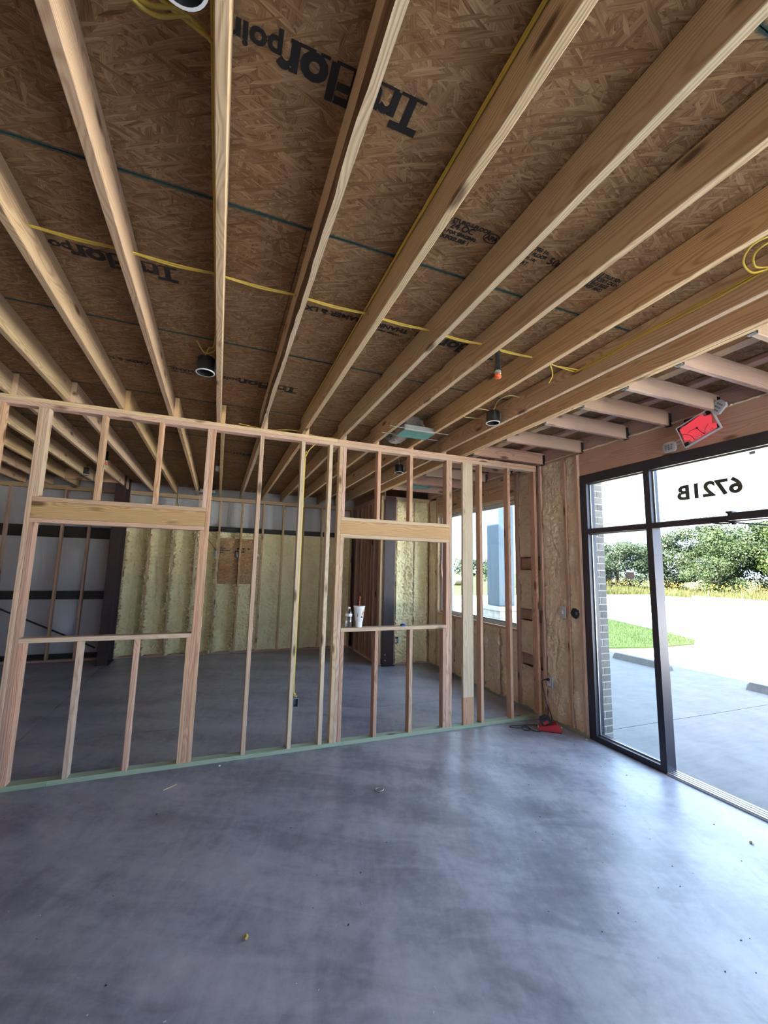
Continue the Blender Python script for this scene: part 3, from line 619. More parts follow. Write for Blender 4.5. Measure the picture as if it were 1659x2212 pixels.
dl('stile', 3.97, 4.04, 0.02, 2.15); dl('stile', 4.81, 4.88, 0.02, 2.15); dl('rail', 4.04, 4.81, 0.02, 0.20); dl('rail', 4.04, 4.81, 2.07, 2.15); dl('glass_pane', 4.04, 4.81, 0.20, 2.07, 1.674, 1.680, 'glass'); dl('push_bar', 4.06, 4.80, 1.0, 1.04, 1.60, 1.64, 'alu_bright')
# window_2 in the right wall, past the partition
s2 = setting('window_2', 'large white vinyl window past the partition on the street side')
def vf(name, y0, y1, z0, z1, x0=3.865, x1=3.935, mat='vinyl_frame'): MB().box((x0, y0, z0), (x1, y1, z1)).make(name, M[mat], s2, ((x0+x1)/2, (y0+y1)/2, (z0+z1)/2))
vf('frame_jamb', 4.684, 4.73, 0.97, 2.743); vf('frame_jamb', 6.832, 6.878, 0.97, 2.743); vf('frame_head', 4.73, 6.832, 2.70, 2.743); vf('frame_sill', 4.73, 6.832, 0.97, 1.005)
vf('sash_rail', 4.73, 6.832, 1.005, 1.03, 3.885, 3.925, 'alu_bright'); vf('sash_rail', 4.73, 6.832, 2.68, 2.70, 3.885, 3.925); vf('sash_stile', 4.73, 4.755, 1.03, 2.68, 3.885, 3.925); vf('sash_stile', 6.806, 6.832, 1.03, 2.68, 3.885, 3.925)
vf('glass_pane', 4.755, 6.806, 1.03, 2.68, 3.90, 3.906, 'glass')
# window_3: unseen front opening, added and sized to light the room
s3 = setting('window_3', 'unseen glazing added in the front wall behind the viewer for daylight')
for x in (0.8, 2.2, 3.54): MB().box((x, -4.18, 0), (x + 0.06, -4.07, 2.9)).make('mullion', M['alu'], s3, (x, -4.1, 0))
for x0, x1 in ((0.86, 2.2), (2.26, 3.54)):
    MB().box((x0, -4.18, 0), (x1, -4.07, 0.06)).make('bottom_rail', M['alu'], s3, (x0, -4.1, 0)); MB().box((x0, -4.13, 0.06), (x1, -4.124, 2.9)).make('glass_pane', M['glass'], s3, (x0, -4.1, 0))

# ---------------------------------------------------------------- steel columns
def column(x, y, label, w_=0.15, d=0.30):
    r = empty('steel_column', (x, y, 0), label, 'steel column')
    MB().box((x - w_/2, y, 0.012), (x + w_/2, y + 0.012, 3.6)).make('front_flange', M['steel'], r, (x, y, 0))
    MB().box((x - 0.005, y + 0.012, 0.012), (x + 0.005, y + d - 0.012, 3.6)).make('web', M['steel'], r, (x, y, 0))
    MB().box((x - w_/2, y + d - 0.012, 0.012), (x + w_/2, y + d, 3.6)).make('rear_flange', M['steel'], r, (x, y, 0))
    MB().box((x - w_/2 - 0.02, y - 0.02, 0), (x + w_/2 + 0.02, y + d + 0.02, 0.012)).make('base_plate', M['steel'], r, (x, y, 0))
column(-1.70, 8.55, 'dark red steel column beside the white insulation at the left rear', 0.16, 0.42)
r = empty('steel_column', (2.965, 7.14, 0), 'purple brown steel column between stud and bright foam at the right rear', 'steel column')
MB().box((2.866, 7.20, 0.012), (3.078, 7.214, 3.085)).make('front_flange', M['steel'], r, (2.965, 7.2, 0)); MB().box((2.965, 7.214, 0.012), (2.975, 7.238, 3.085)).make('web', M['steel'], r, (2.97, 7.22, 0))
MB().box((2.85, 7.17, 0), (3.095, 7.235, 0.012)).make('base_plate', M['steel'], r, (2.965, 7.2, 0))
for z in (0.10, 0.20): MB().lathe([(0.012, 7.186), (0.012, 7.20)], (2.91, 0, z), 8, axis='y').make('bolt', M['galv'], r, (2.91, 7.2, z))

# ---------------------------------------------------------------- ceiling fixtures
def can_light(x, y, label, side=1, z=3.095):
    r = empty('recessed_light', (x, y, z), label, 'ceiling light', 'open can lights on the joists')
    o = MB().lathe([(0.060, z + 0.006), (0.060, z + 0.105), (0.05, z + 0.115)], (x, y, 0), 28).make('housing', M['black'], r, (x, y, z)); 
    for p in o.data.polygons: p.use_smooth = False
    # open bottom: inner cup
    me = MB().lathe([(0.056, z), (0.054, z + 0.085)], (x, y, 0), 28, cap=False); n = len(me.v); me.v.append((x, y, z + 0.085)); 
    for i in range(28): me.f.append((28 + i, n, 28 + (i + 1) % 28)); me.m.append(0)
    me.make('inner_cup', M['black'], r, (x, y, z))
    MB().lathe([(0.056, z), (0.064, z), (0.064, z + 0.006), (0.056, z + 0.006), (0.056, z)], (x, y, 0), 28, cap=False).make('trim_ring', M['white_ring'], r, (x, y, z))
    MB().lathe([(0.018, z + 0.05), (0.018, z + 0.084)], (x, y, 0), 12).make('lamp_socket', M['label'], r, (x, y, z))
    MB().box((x + side * 0.058, y - 0.03, z + 0.03), (x + side * 0.070, y + 0.03, z + 0.10)).make('junction_bracket', M['galv'], r, (x, y, z))
    return r
# housing is a shell: rebuild as open cylinder so the cup is visible from below
can_light(-0.176, 3.104, 'black can light on the middle joist just before the partition')
can_light(-0.176, 0.923, 'black can light at the top edge beside the thick yellow cables')
can_light(2.282, 3.096, 'black can light with cream cable loops by the double beam')
can_light(2.322, 5.353, 'black can light past the partition above the right framed opening')
can_light(-2.05, 7.75, 'black can light far at the left rear between joists', 1)
for o in list(bpy.data.objects):
    if o.name.startswith('housing'):   # take the bottom cap off
        bm = bmesh.new(); bm.from_mesh(o.data); bm.faces.ensure_lookup_table()
        low = min(v.co.z for v in bm.verts)
        bmesh.ops.delete(bm, geom=[f for f in bm.faces if len(f.verts) > 4 and abs(f.calc_center_median().z - low) < 1e-4], context='FACES_ONLY'); bm.to_mesh(o.data); bm.free()
def sprinkler(x, y, z, label):
    r = empty('sprinkler_head', (x, y, z), label, 'sprinkler')
    MB().lathe([(0.017, z + 0.075), (0.017, ZD - 0.002)], (x, y, 0), 14).make('drop_pipe', M['blackmetal'], r, (x, y, z + 0.1))
    MB().lathe([(0.024, z + 0.055), (0.024, z + 0.085), (0.020, z + 0.09)], (x, y, 0), 8).make('coupling', M['blackmetal'], r, (x, y, z + 0.06))
    MB().lathe([(0.014, z + 0.028), (0.021, z + 0.032), (0.021, z + 0.05), (0.016, z + 0.056)], (x, y, 0), 12).make('fitting', M['galv'], r, (x, y, z + 0.04))
    MB().lathe([(0.010, z), (0.021, z + 0.004), (0.023, z + 0.016), (0.016, z + 0.030)], (x, y, 0), 12).make('protective_cap', M['orange'], r, (x, y, z))
sprinkler(1.645, 2.172, 3.008, 'black sprinkler drop with orange cap hanging under the right joists')
sprinkler(-1.555, 6.768, 3.10, 'black sprinkler drop with orange cap past the left of the partition')
def duct_boot(x0, x1, y0, y1, label, rods=True, z=3.085, run=0.55, zmax=ZD - 0.004):
    cx, cy = (x0+x1)/2, (y0+y1)/2
    r = empty('duct_boot', (cx, cy, z), label, 'air duct', None)
    MB().box((x0, y0, z), (x0+0.006, y1, z + 0.05)).box((x1-0.006, y0, z), (x1, y1, z + 0.05)).box((x0, y0, z), (x1, y0+0.006, z + 0.05)).box((x0, y1-0.006, z), (x1, y1, z + 0.05)).box((x0, y0, z + 0.05), (x1, y1, z + 0.056)).make('register_box', M['galv'], r, (cx, cy, z))
    v = []; f = []; n = 12
    for j in range(n + 1):
        for i in range(n + 1):
            a, b = i/n, j/n; v.append((x0 - 0.004 + (x1-x0+0.008)*a, y0 - 0.004 + (y1-y0+0.008)*b, z - 0.003 + 0.010 * math.sin(a*math.pi) * math.sin(b*math.pi) * (1 + 0.8 * noise.noise((a*5, b*5, x0)))))
    for j in range(n):
        for i in range(n): q = j*(n+1)+i; f.append((q, q+n+1, q+n+2, q+1))
    mesh('cover_film', v, f, M['film'], r)
    # crumpled foil duct arching up to the deck
    d = MB(); P = []
    for k in range(9):
        t = k / 8; P.append((cx + 0.012 * math.sin(k*2.1), cy + run * t * t, z + 0.055 + 0.085 * math.sin(min(1, t*1.6) * math.pi / 2) - 0.0 * t))
    d.tube(P, 0.095, 20, 0, 4)
    for i in range(len(d.v)):
        x, y, zz = d.v[i]; q = 0.014 * noise.noise((x * 22, y * 22, zz * 22)) + 0.006 * math.sin(y * 260); dx, dz = x - cx, zz - (z + 0.13); L = math.hypot(dx, dz) + 1e-6
        d.v[i] = (x + dx / L * q, y, min(zmax, max(z + 0.058, zz + dz / L * q)))
    d.make('foil_duct', M['foil'], r, (cx, cy + 0.2, z + 0.1))
    if rods:
        for y in (y0 - 0.004, y1 + 0.004): MB().box((cx - 0.32, y - 0.004, ZT - 0.006), (cx + 0.32, y + 0.004, ZT - 0.0005)).make('hanger_bar', M['galv'], r, (cx, y, ZT))
    return r
duct_boot(1.60, 1.93, 3.575, 3.785, 'teal filmed duct boot on two metal bars before the partition')
duct_boot(-0.40, -0.13, 8.48, 8.68, 'teal filmed duct boot far at the rear beside the middle joist')
duct_boot(2.86, 3.20, 5.985, 6.22, 'teal filmed duct boot between short joists past the partition', False, 3.085, 0.22, ZT + 0.139)
MB().box((-0.125, 6.52, 3.115), (-0.073, 6.60, 3.185)).make('junction_box', M['device'], None, (-0.1, 6.55, 3.15), label='white box fixed on the middle joist past the partition', cat='electrical box')

# exit sign
ex = empty('exit_sign', (3.735, 2.212, 2.99), 'broken red lit exit sign hanging crooked above the storefront', 'exit sign')
A = Vector((0, -0.278, 0.093)).normalized(); B = Vector((0, -0.115, -0.188)); B = (B - A * B.dot(A)).normalized(); XN = Vector((1, 0, 0)); C0 = Vector((3.735, 2.214, 2.988))
def ep(a, b, x=0): p = C0 + A * a + B * b + XN * x; return (p.x, p.y, p.z)
def ebox(name, a0, a1, b0, b1, x0, x1, mat): 
    m = MB().box((a0, b0, x0), (a1, b1, x1)); m.v = [ep(a, b, x) for a, b, x in m.v]; return m.make(name, M[mat], ex, ep((a0+a1)/2, (b0+b1)/2, x0))
plate('red_panel', [ep(a, b, -0.008) for a, b in ((-0.130, -0.075), (0.075, -0.090), (0.085, -0.06), (0.135, -0.04), (0.118, 0.01), (0.105, 0.035), (0.138, 0.045), (0.130, 0.085), (-0.085, 0.085), (-0.09, 0.06), (-0.135, 0.045), (-0.125, 0.0))], 0.004, M['exit_red'], ex, (1, 0, 0), label='glowing red panel')
ebox('back_plate', -0.148, 0.148, -0.098, 0.098, 0.012, 0.020, 'clear')
for a0, a1, b0, b1 in ((-0.152, 0.152, -0.102, -0.0985), (-0.152, 0.152, 0.0985, 0.102), (-0.152, -0.1485, -0.0985, 0.0985), (0.1485, 0.152, -0.0985, 0.0985)): ebox('clear_frame', a0, a1, b0, b1, -0.016, 0.020, 'device')
for a, b in ((-0.135, -0.088), (0.135, 0.07), (-0.13, 0.075), (0.12, -0.08)): ebox('corner_clip', a - 0.018, a + 0.014, b - 0.014, b + 0.018, -0.004, 0.011, 'black')
m = MB().lathe([(0.008, -0.018), (0.008, -0.009)], (0, 0, 0), 10).tube([(0, 0.008, -0.011), (0.015, 0.05, -0.013), (0.03, 0.085, -0.011)], 0.002).tube([(0, 0, -0.011), (-0.05, -0.008, -0.013), (-0.08, -0.004, -0.011)], 0.0018).tube([(-0.13, -0.02, -0.011), (-0.095, 0.0, -0.013), (-0.065, 0.04, -0.013), (-0.055, 0.085, -0.011)], 0.002).tube([(0.03, 0.085, -0.012), (0.05, 0.05, -0.014), (0.09, 0.02, -0.012)], 0.002)
m.v = [ep(a, b, x) for a, b, x in m.v]; m.make('loose_wires', M['black'], ex, ep(0, 0, -0.012))
for k in range(9): ebox('circuit_tab', -0.05 + 0.018 * k, -0.044 + 0.018 * k, 0.066, 0.080, -0.011, -0.0085, 'device')
hb = MB(); prof = [(-0.056, -0.026), (-0.056, 0.026), (-0.04, 0.044), (0.04, 0.044), (0.056, 0.026), (0.056, -0.026), (0.04, -0.044), (-0.04, -0.044)]
def lamp(ca, cb, rotd, squash, nm):
    k = len(prof); c, s = math.cos(rotd), math.sin(rotd); m = MB()
    for x in (-0.012, 0.012):
        for a, b in prof: m.v.append((ca + c*a*squash - s*b, cb + s*a*squash + c*b, x))
    m.f = [tuple(range(k)), tuple(reversed(range(k, 2*k)))] + [(i, k + i, k + (i+1) % k, (i+1) % k) for i in range(k)]; m.m = [0] * len(m.f); m.v = [ep(*p) for p in m.v]
    L = m.make('lamp_head', M['device'], ex, ep(ca, cb))
    d = MB()
    for i in range(3):
        for j in range(3):
            a, b = (i - 1) * 0.026, (j - 1) * 0.018; q = len(d.v); d.lathe([(0.0075, -0.016), (0.0075, -0.012)], (ca + c*a*squash - s*b, cb + s*a*squash + c*b, 0), 8)
    d.v = [ep(*p) for p in d.v]; d.make('led_cluster', M['grey_box'], L, ep(ca, cb))
lamp(0.200, -0.065, -0.45, 1.0, 'r'); lamp(-0.268, 0.018, 0.3, 1.0, 'l')
for p0, p1, r_ in (((0.15, -0.05, 0), (0.175, -0.055, 0), 0.006), ((-0.15, 0.0, 0), (-0.225, 0.005, 0), 0.005), ((-0.15, 0.035, 0), (-0.225, 0.03, 0), 0.005)):
    m = MB().tube([p0, p1], r_, smooth=0); m.v = [ep(*p) for p in m.v]; m.make('lamp_arm', M['device'], ex, ep(*p0))
MB().box((3.745, 2.19, 3.05), (3.806, 2.33, 3.10)).make('mounting_canopy', M['black'], ex, (3.77, 2.26, 3.07))
MB().tube([(3.75, 2.26, 3.06), (3.752, 2.23, 3.03)], 0.012, smooth=0).make('mounting_stem', M['black'], ex, (3.75, 2.25, 3.05))

# ---------------------------------------------------------------- cables
def cable(name, paths, r, mat, label, group=None):
    m = MB()
    for p in paths: m.tube(p, r, 7, 0, 6)
    c = Vector(paths[0][0]); return m.make(name, M[mat], None, tuple(c), smooth=True, label=label, cat='cable', group=group)
run = []
for k in range(-2, 7):
    x = JX[k]; run += [(x - 0.01, 2.125, 3.205), (x + 0.05, 2.13, 3.205)]
    if k < 6: run.append((x + 0.22, 2.138, 3.2025 - 0.003 * R_.random()))
run = [(p[0], p[1] + 0.035 * (p[0] + 0.9) / 3.2, p[2]) for p in run]
cable('electrical_cable', [run, [(p[0], p[1] - 0.007, p[2] + (0.006 if i % 3 == 2 else 0)) for i, p in enumerate(run) if p[0] < 1.95]], 0.0042, 'yellow', 'yellow cable run crossing through the drilled joists')
cable('electrical_cable', [[(-0.110, 0.3, 3.22), (-0.112, 1.2, 3.225), (-0.110, 2.0, 3.215), (-0.112, 2.85, 3.21), (-0.14, 2.98, 3.20), (-0.19, 3.0, 3.20), (-0.23, 2.88, 3.21)], [(-0.118, 0.3, 3.24), (-0.12, 1.4, 3.245), (-0.118, 2.8, 3.23), (-0.16, 2.96, 3.215), (-0.185, 3.06, 3.20)]], 0.0042, 'yellow', 'yellow cables stapled along the middle joist to its can light')
cable('electrical_cable', [[(-0.42, 0.895, ZD - 0.01), (-0.36, 1.020, 3.20), (-0.28, 1.070, 3.18), (-0.19, 1.055, 3.185), (-0.12, 1.105, 3.20)], [(-0.43, 0.915, ZD - 0.01), (-0.34, 1.045, 3.19), (-0.26, 1.085, 3.175), (-0.17, 1.065, 3.19), (-0.12, 1.115, 3.21)], [(-0.40, 0.885, ZD - 0.01), (-0.33, 0.995, 3.20), (-0.25, 1.045, 3.185), (-0.12, 1.095, 3.19)]], 0.006, 'yellow', 'bundle of thick yellow cables looping beside the topmost can light')
cable('electrical_cable', [[(0.711, -0.3, 3.262), (0.711, 1.3, 3.266), (0.711, 2.6, 3.262), (0.711, 4.19, 3.262)], [(0.711, -0.3, 3.252), (0.711, 1.0, 3.252), (0.711, 2.2, 3.256), (0.711, 4.19, 3.250)]], 0.0045, 'yellow', 'yellow cables along the top of the joist right of the large stamp')
cable('electrical_cable', [[(2.346, 2.19, 3.20), (2.346, 1.9, 3.192), (2.346, 1.65, 3.205), (2.346, 1.3, 3.19), (2.346, 1.02, 3.20)], [(2.346, 2.19, 3.205), (2.346, 1.6, 3.212), (2.346, 1.02, 3.208)]], 0.0045, 'yellow', 'yellow cable sagging between staples on the joist near the storefront')
cable('electrical_cable', [[(2.345, 1.03, 3.20), (2.28, 1.06, 3.185), (2.18, 1.04, 3.20), (2.15, 0.98, 3.23), (2.22, 0.90, 3.25), (2.345, 0.86, 3.25)], [(2.345, 1.03, 3.21), (2.27, 1.04, 3.20), (2.20, 1.0, 3.22), (2.23, 0.93, 3.245), (2.345, 0.88, 3.255)]], 0.005, 'yellow', 'yellow cable loop bulging from the joist at the right edge')
cable('electrical_cable', [[(2.09, 2.168, 3.20), (2.16, 2.22, 3.16), (2.19, 2.29, 3.13)], [(2.09, 2.165, 3.20), (2.2, 2.17, 3.195), (2.345, 2.19, 3.203)]], 0.0045, 'yellow', 'forked yellow cable between the last single joists')
cable('electrical_cable', [[(2.26, 3.05, 3.205), (2.22, 2.93, 3.24), (2.25, 2.82, 3.25), (2.345, 2.80, 3.245)], [(2.24, 3.08, 3.205), (2.14, 3.12, 3.22), (2.06, 3.20, 3.215), (2.09, 3.30, 3.20), (2.345, 3.32, 3.22)]], 0.0042, 'cream', 'cream cable loops feeding the can light by the double beam')
cable('electrical_cable', [[(2.30, 5.30, 3.205), (2.26, 5.22, 3.24), (2.22, 5.15, 3.27)]], 0.004, 'cream', 'short cream cable feeding the can light past the partition')
cable('electrical_cable', [[(0.87, 4.24, 3.02), (0.80, 4.25, 2.93), (0.773, 4.25, 2.80), (0.772, 4.25, 1.6), (0.772, 4.25, 0.62), (0.79, 4.25, 0.52), (0.80, 4.25, 0.485)], [(0.86, 4.262, 3.02), (0.79, 4.262, 2.90), (0.778, 4.262, 2.7), (0.778, 4.26, 1.2), (0.776, 4.26, 0.64), (0.785, 4.262, 0.485)]], 0.0042, 'yellow', 'yellow cable stapled down a partition stud to a grey box')
cable('electrical_cable', [[(0.10, 4.24, 3.13), (0.4, 4.27, 3.12), (0.62, 4.23, 3.135), (0.86, 4.26, 3.12), (1.0, 4.27, 3.12), (1.2, 4.25, 3.13)]], 0.0042, 'yellow', 'yellow cable lying along the top plate of the partition')
cable('electrical_cable', [[(-0.84, YB - 0.01, 3.26), (-0.80, YB - 0.005, 2.9), (-0.62, YB - 0.01, 2.70)], [(-0.36, YB + 0.02, 3.0), (-0.33, YB - 0.005, 2.45), (-0.30, YB - 0.005, 2.36), (-0.05, YB - 0.01, 2.03)]], 0.004, 'black', 'thin dark cables hanging over the rear wall')
# boxes
b = empty('outlet_box', (0.797, 4.25, 0.44), 'grey plastic box low on a partition stud at the cable end', 'electrical box')
MB().box((0.7655, 4.215, 0.398), (0.770, 4.29, 0.484)).box((0.813, 4.215, 0.398), (0.818, 4.29, 0.484)).box((0.7705, 4.215, 0.398), (0.8125, 4.29, 0.403)).box((0.7705, 4.215, 0.479), (0.8125, 4.29, 0.484)).box((0.7705, 4.285, 0.403), (0.8125, 4.29, 0.479)).make('box_body', M['grey_box'], b, (0.79, 4.25, 0.44)); MB().box((0.764, 4.205, 0.40), (0.7653, 4.23, 0.48)).make('nail_flange', M['grey_box'], b, (0.765, 4.21, 0.44))
def wall_device(y0, y1, z0, z1, label, n=1):
    r = empty('outlet_box', (3.79, (y0+y1)/2, (z0+z1)/2), label, 'electrical box')
    MB().box((3.785, y0, z0), (3.845, y1, z1)).make('box_body', M['grey_box'], r, (3.8, y0, z0)); MB().box((3.765, y0 - 0.006, z0 - 0.004), (3.7845, y1 + 0.006, z1 + 0.004)).make('cover_plate', M['device'], r, (3.77, y0, z0))
    return r
o1 = wall_device(4.045, 4.118, 0.388, 0.505, 'grey outlet with black plug low on the foam wall by the corner')
for z in (0.42, 0.475): MB().box((3.761, 4.064, z - 0.016), (3.7648, 4.099, z + 0.016)).make('receptacle', M['label'], o1, (3.76, 4.08, z))
o2 = wall_device(3.80, 3.872, 1.222, 1.342, 'grey switch box on the foam wall at waist height'); MB().box((3.758, 3.826, 1.262), (3.7645, 3.846, 1.302)).make('toggle', M['label'], o2, (3.76, 3.84, 1.28))
hole = MB().lathe([(0.060, 3.785), (0.052, 3.776), (0.0, 3.776)], (0, 3.67, 1.287), 18, axis='x', cap=False)
hole.v = [(x, y + 0.010 * noise.noise((y * 60, z * 60, 2)), z + 0.012 * noise.noise((y * 60, z * 60, 9))) for x, y, z in hole.v]; hr = hole.make('round_box', M['black'], None, (3.785, 3.67, 1.287), label='round black box cut into the foam beside the storefront frame', cat='electrical box')
MB().box((3.768, 3.628, 1.27), (3.7755, 3.648, 1.305)).make('mounting_ear', M['grey_box'], hr, (3.77, 3.64, 1.28))
r = empty('outlet_box', (3.15, YC - 0.01, 0.44), 'black outlet box in the bright foam beside the rear column', 'electrical box'); MB().box((3.122, YC - 0.01, 0.38), (3.182, YC + 0.06, 0.50)).make('box_body', M['black'], r, (3.15, YC, 0.44)); MB().box((3.118, YC - 0.012, 0.41), (3.186, YC - 0.009, 0.47)).make('device_strap', M['grey_box'], r, (3.15, YC, 0.44))
r = empty('outlet_box', (-0.06, YB + 0.02, 1.96), 'small grey box on a rear stud left of the board panel', 'electrical box'); MB().box((-0.085, YB - 0.005, 1.90), (-0.032, YB + 0.06, 2.015)).make('box_body', M['grey_box'], r, (-0.06, YB, 1.96)); MB().box((-0.045, YB - 0.012, 1.91), (-0.034, YB - 0.0055, 2.005)).make('device_strap', M['label'], r, (-0.04, YB, 1.96))
r = empty('outlet_box', (0.36, YB + 0.03, 1.95), 'dark double box with pale conduits on the rear board panel', 'electrical box'); MB().box((0.325, YB + 0.03, 1.90), (0.394, YB + 0.09, 2.005)).make('box_body', M['black'], r, (0.36, YB, 1.95))
for x in (0.343, 0.372): MB().tube([(x, YB + 0.025, 1.905), (x, YB + 0.022, 1.95), (x, YB + 0.026, 2.0)], 0.006).make('conduit_stub', M['label'], r, (x, YB, 1.95))

# ---------------------------------------------------------------- things on the sill
zs = 1.127
bt = empty('water_bottle', (1.304, 4.248, zs), 'clear half empty water bottle on the right framed sill beside the cup', 'bottle')
bx, by = 1.304, 4.248
MB().lathe([(0.030, zs + 0.001), (0.034, zs + 0.006), (0.034, zs + 0.108), (0.031, zs + 0.113), (0.034, zs + 0.118), (0.034, zs + 0.142), (0.030, zs + 0.162), (0.018, zs + 0.182), (0.0125, zs + 0.188), (0.0125, zs + 0.196)], (bx, by, 0), 24, cap=False).make('bottle_body', M['bottle'], bt, (bx, by, zs), smooth=True)
MB().lathe([(0.0335, zs + 0.112), (0.0352, zs + 0.114), (0.0352, zs + 0.118), (0.0335, zs + 0.121)], (bx, by, 0), 24, cap=False).make('grip_ring', M['label'], bt, (bx, by, zs)); MB().lathe([(0.0352, zs + 0.121), (0.0352, zs + 0.140)], (bx, by, 0), 24, cap=False).make('paper_label', M['label'], bt, (bx, by, zs))
MB().lathe([(0.015, zs + 0.192), (0.0155, zs + 0.205), (0.014, zs + 0.207)], (bx, by, 0), 18).make('bottle_cap', M['label'], bt, (bx, by, zs))
for i in range(7): text('label_print', 'H2O', 0.010, (bx - 0.029, by - 0.021, zs + 0.02 + i * 0.011), (0.85, -0.5, 0), (0, 0, 1), M['label'], bt) if i % 2 == 0 else None
cp = empty('drink_cup', (1.415, 4.246, zs), 'white foam drink cup with lid and red straw on the framed sill', 'cup'); cx, cy = 1.415, 4.246
MB().lathe([(0.033, zs), (0.0375, zs + 0.062), (0.042, zs + 0.066), (0.0425, zs + 0.074), (0.058, zs + 0.206), (0.061, zs + 0.210), (0.061, zs + 0.216), (0.057, zs + 0.219)], (cx, cy, 0), 32).make('cup_body', M['paper'], cp, (cx, cy, zs), smooth=False)
MB().lathe([(0.060, zs + 0.2165), (0.0605, zs + 0.221), (0.052, zs + 0.223), (0.0, zs + 0.223)], (cx, cy, 0), 32, cap=False).make('lid', M['clear'], cp, (cx, cy, zs)); MB().tube([(cx - 0.003, cy, zs + 0.10), (cx + 0.006, cy, zs + 0.318)], 0.0042, smooth=0).make('straw', M['straw'], cp, (cx, cy, zs + 0.22), label='red straw')
def on_cup(a, z): r_ = 0.0425 + (z - 0.074) / 0.132 * 0.0155 + 0.0006; return (cx + r_ * math.sin(a), cy - r_ * math.cos(a), zs + z)
text('cup_print', 'Bu', 0.022, on_cup(0.12, 0.10), (math.cos(0.3), math.sin(0.3), 0), (0.0, -0.1, 1), M['ink'], cp, 0.001)
m = MB()
for t in range(14): 
    a0 = 0.35 + t * 2 * math.pi / 14
    m.tube([on_cup(0.62 + 0.30 * math.cos(a0), 0.145 + 0.030 * math.sin(a0)), on_cup(0.62 + 0.30 * math.cos(a0 + 0.45), 0.145 + 0.030 * math.sin(a0 + 0.45))], 0.0016, 6, 0, 0)
m.make('cup_print', M['gold'], cp, on_cup(0.62, 0.145)); MB().tube([on_cup(0.45, 0.125), on_cup(0.55, 0.15), on_cup(0.65, 0.145), on_cup(0.75, 0.165)], 0.003, 6).make('cup_print', M['orange'], cp, on_cup(0.6, 0.145))
text('cup_print', 'SPLASH', 0.010, on_cup(-0.62, 0.11), (0, 0, 1), (-0.8, -0.5, 0), M['ink'], cp, 0.0003)
bc = MB().lathe([(0.030, zs), (0.034, zs + 0.004), (0.034, zs + 0.012), (0.024, zs + 0.018), (0.010, zs + 0.020)], (1.925, 4.25, 0), 20); o = bc.make('tape_roll', M['blue'], None, (1.925, 4.25, zs), label='small blue disc lying on the right framed sill', cat='tape'); MB().lathe([(0.012, zs + 0.0185), (0.012, zs + 0.0225)], (1.925, 4.25, 0), 14).make('hub', M['blue'], o, (1.925, 4.25, zs))

# ---------------------------------------------------------------- battery charger
ch = empty('battery_charger', (3.56, 3.87, 0), 'red and black battery charger with coiled cord on the floor corner', 'charger')
T = Matrix.Translation((3.555, 3.865, 0)) @ Matrix.Rotation(math.radians(-38), 4, 'Z')
m = MB(); pr = [(-0.115, 0.006), (0.115, 0.006), (0.12, 0.03), (0.07, 0.085), (-0.03, 0.06), (-0.115, 0.045)]
for s in (-0.062, 0.062):
    for x, z in pr: m.v.append((x, s, z))
m.f = [tuple(range(6)), tuple(reversed(range(6, 12)))] + [(i, 6 + i, 6 + (i+1) % 6, (i+1) % 6) for i in range(6)]; m.m = [0] * 8; m.xf(T).make('charger_body', M['red'], ch, (3.555, 3.865, 0))
MB().box((-0.118, -0.065, 0), (0.118, 0.065, 0.008)).xf(T).make('base', M['black'], ch, (3.555, 3.865, 0))
m = MB().box((-0.055, -0.045, 0), (0.055, 0.045, 0.075)).box((-0.045, -0.035, 0.075), (0.03, 0.035, 0.095)); m.xf(T @ Matrix.Translation((-0.025, 0, 0.062)) @ Matrix.Rotation(math.radians(-28), 4, 'Y')).make('battery', M['black'], ch, (3.53, 3.87, 0.08)); 
MB().box((-0.03, -0.0475, 0.02), (0.03, -0.0452, 0.05)).xf(T @ Matrix.Translation((-0.025, 0, 0.062)) @ Matrix.Rotation(math.radians(-28), 4, 'Y')).make('battery_label', M['red'], ch, (3.53, 3.87, 0.08))
MB().box((-0.125, -0.02, 0.02), (-0.112, 0.02, 0.035)).xf(T).make('indicator', M['label'], ch, (3.46, 3.93, 0.03))
MB().tube([(3.755, 4.081, 0.472), (3.70, 4.10, 0.468), (3.685, 4.115, 0.43), (3.70, 4.09, 0.30), (3.71, 4.07, 0.20), (3.72, 4.03, 0.12), (3.70, 3.99, 0.05), (3.62, 3.99, 0.006), (3.45, 4.06, 0.006), (3.22, 4.10, 0.006), (3.20, 4.06, 0.006), (3.27, 4.02, 0.006), (3.34, 3.99, 0.014), (3.34, 3.93, 0.006), (3.28, 3.95, 0.006), (3.30, 4.03, 0.008), (3.37, 4.01, 0.014), (3.36, 3.92, 0.006), (3.42, 3.86, 0.006), (3.47, 3.90, 0.02)], 0.0045, 7).make('power_cord', M['black'], ch, (3.5, 4.0, 0.02), smooth=True)
MB().lathe([(0.014, 3.735), (0.017, 3.745), (0.017, 3.7605)], (0, 4.081, 0.474), 12, axis='x').make('plug', M['black'], ch, (3.75, 4.08, 0.474))

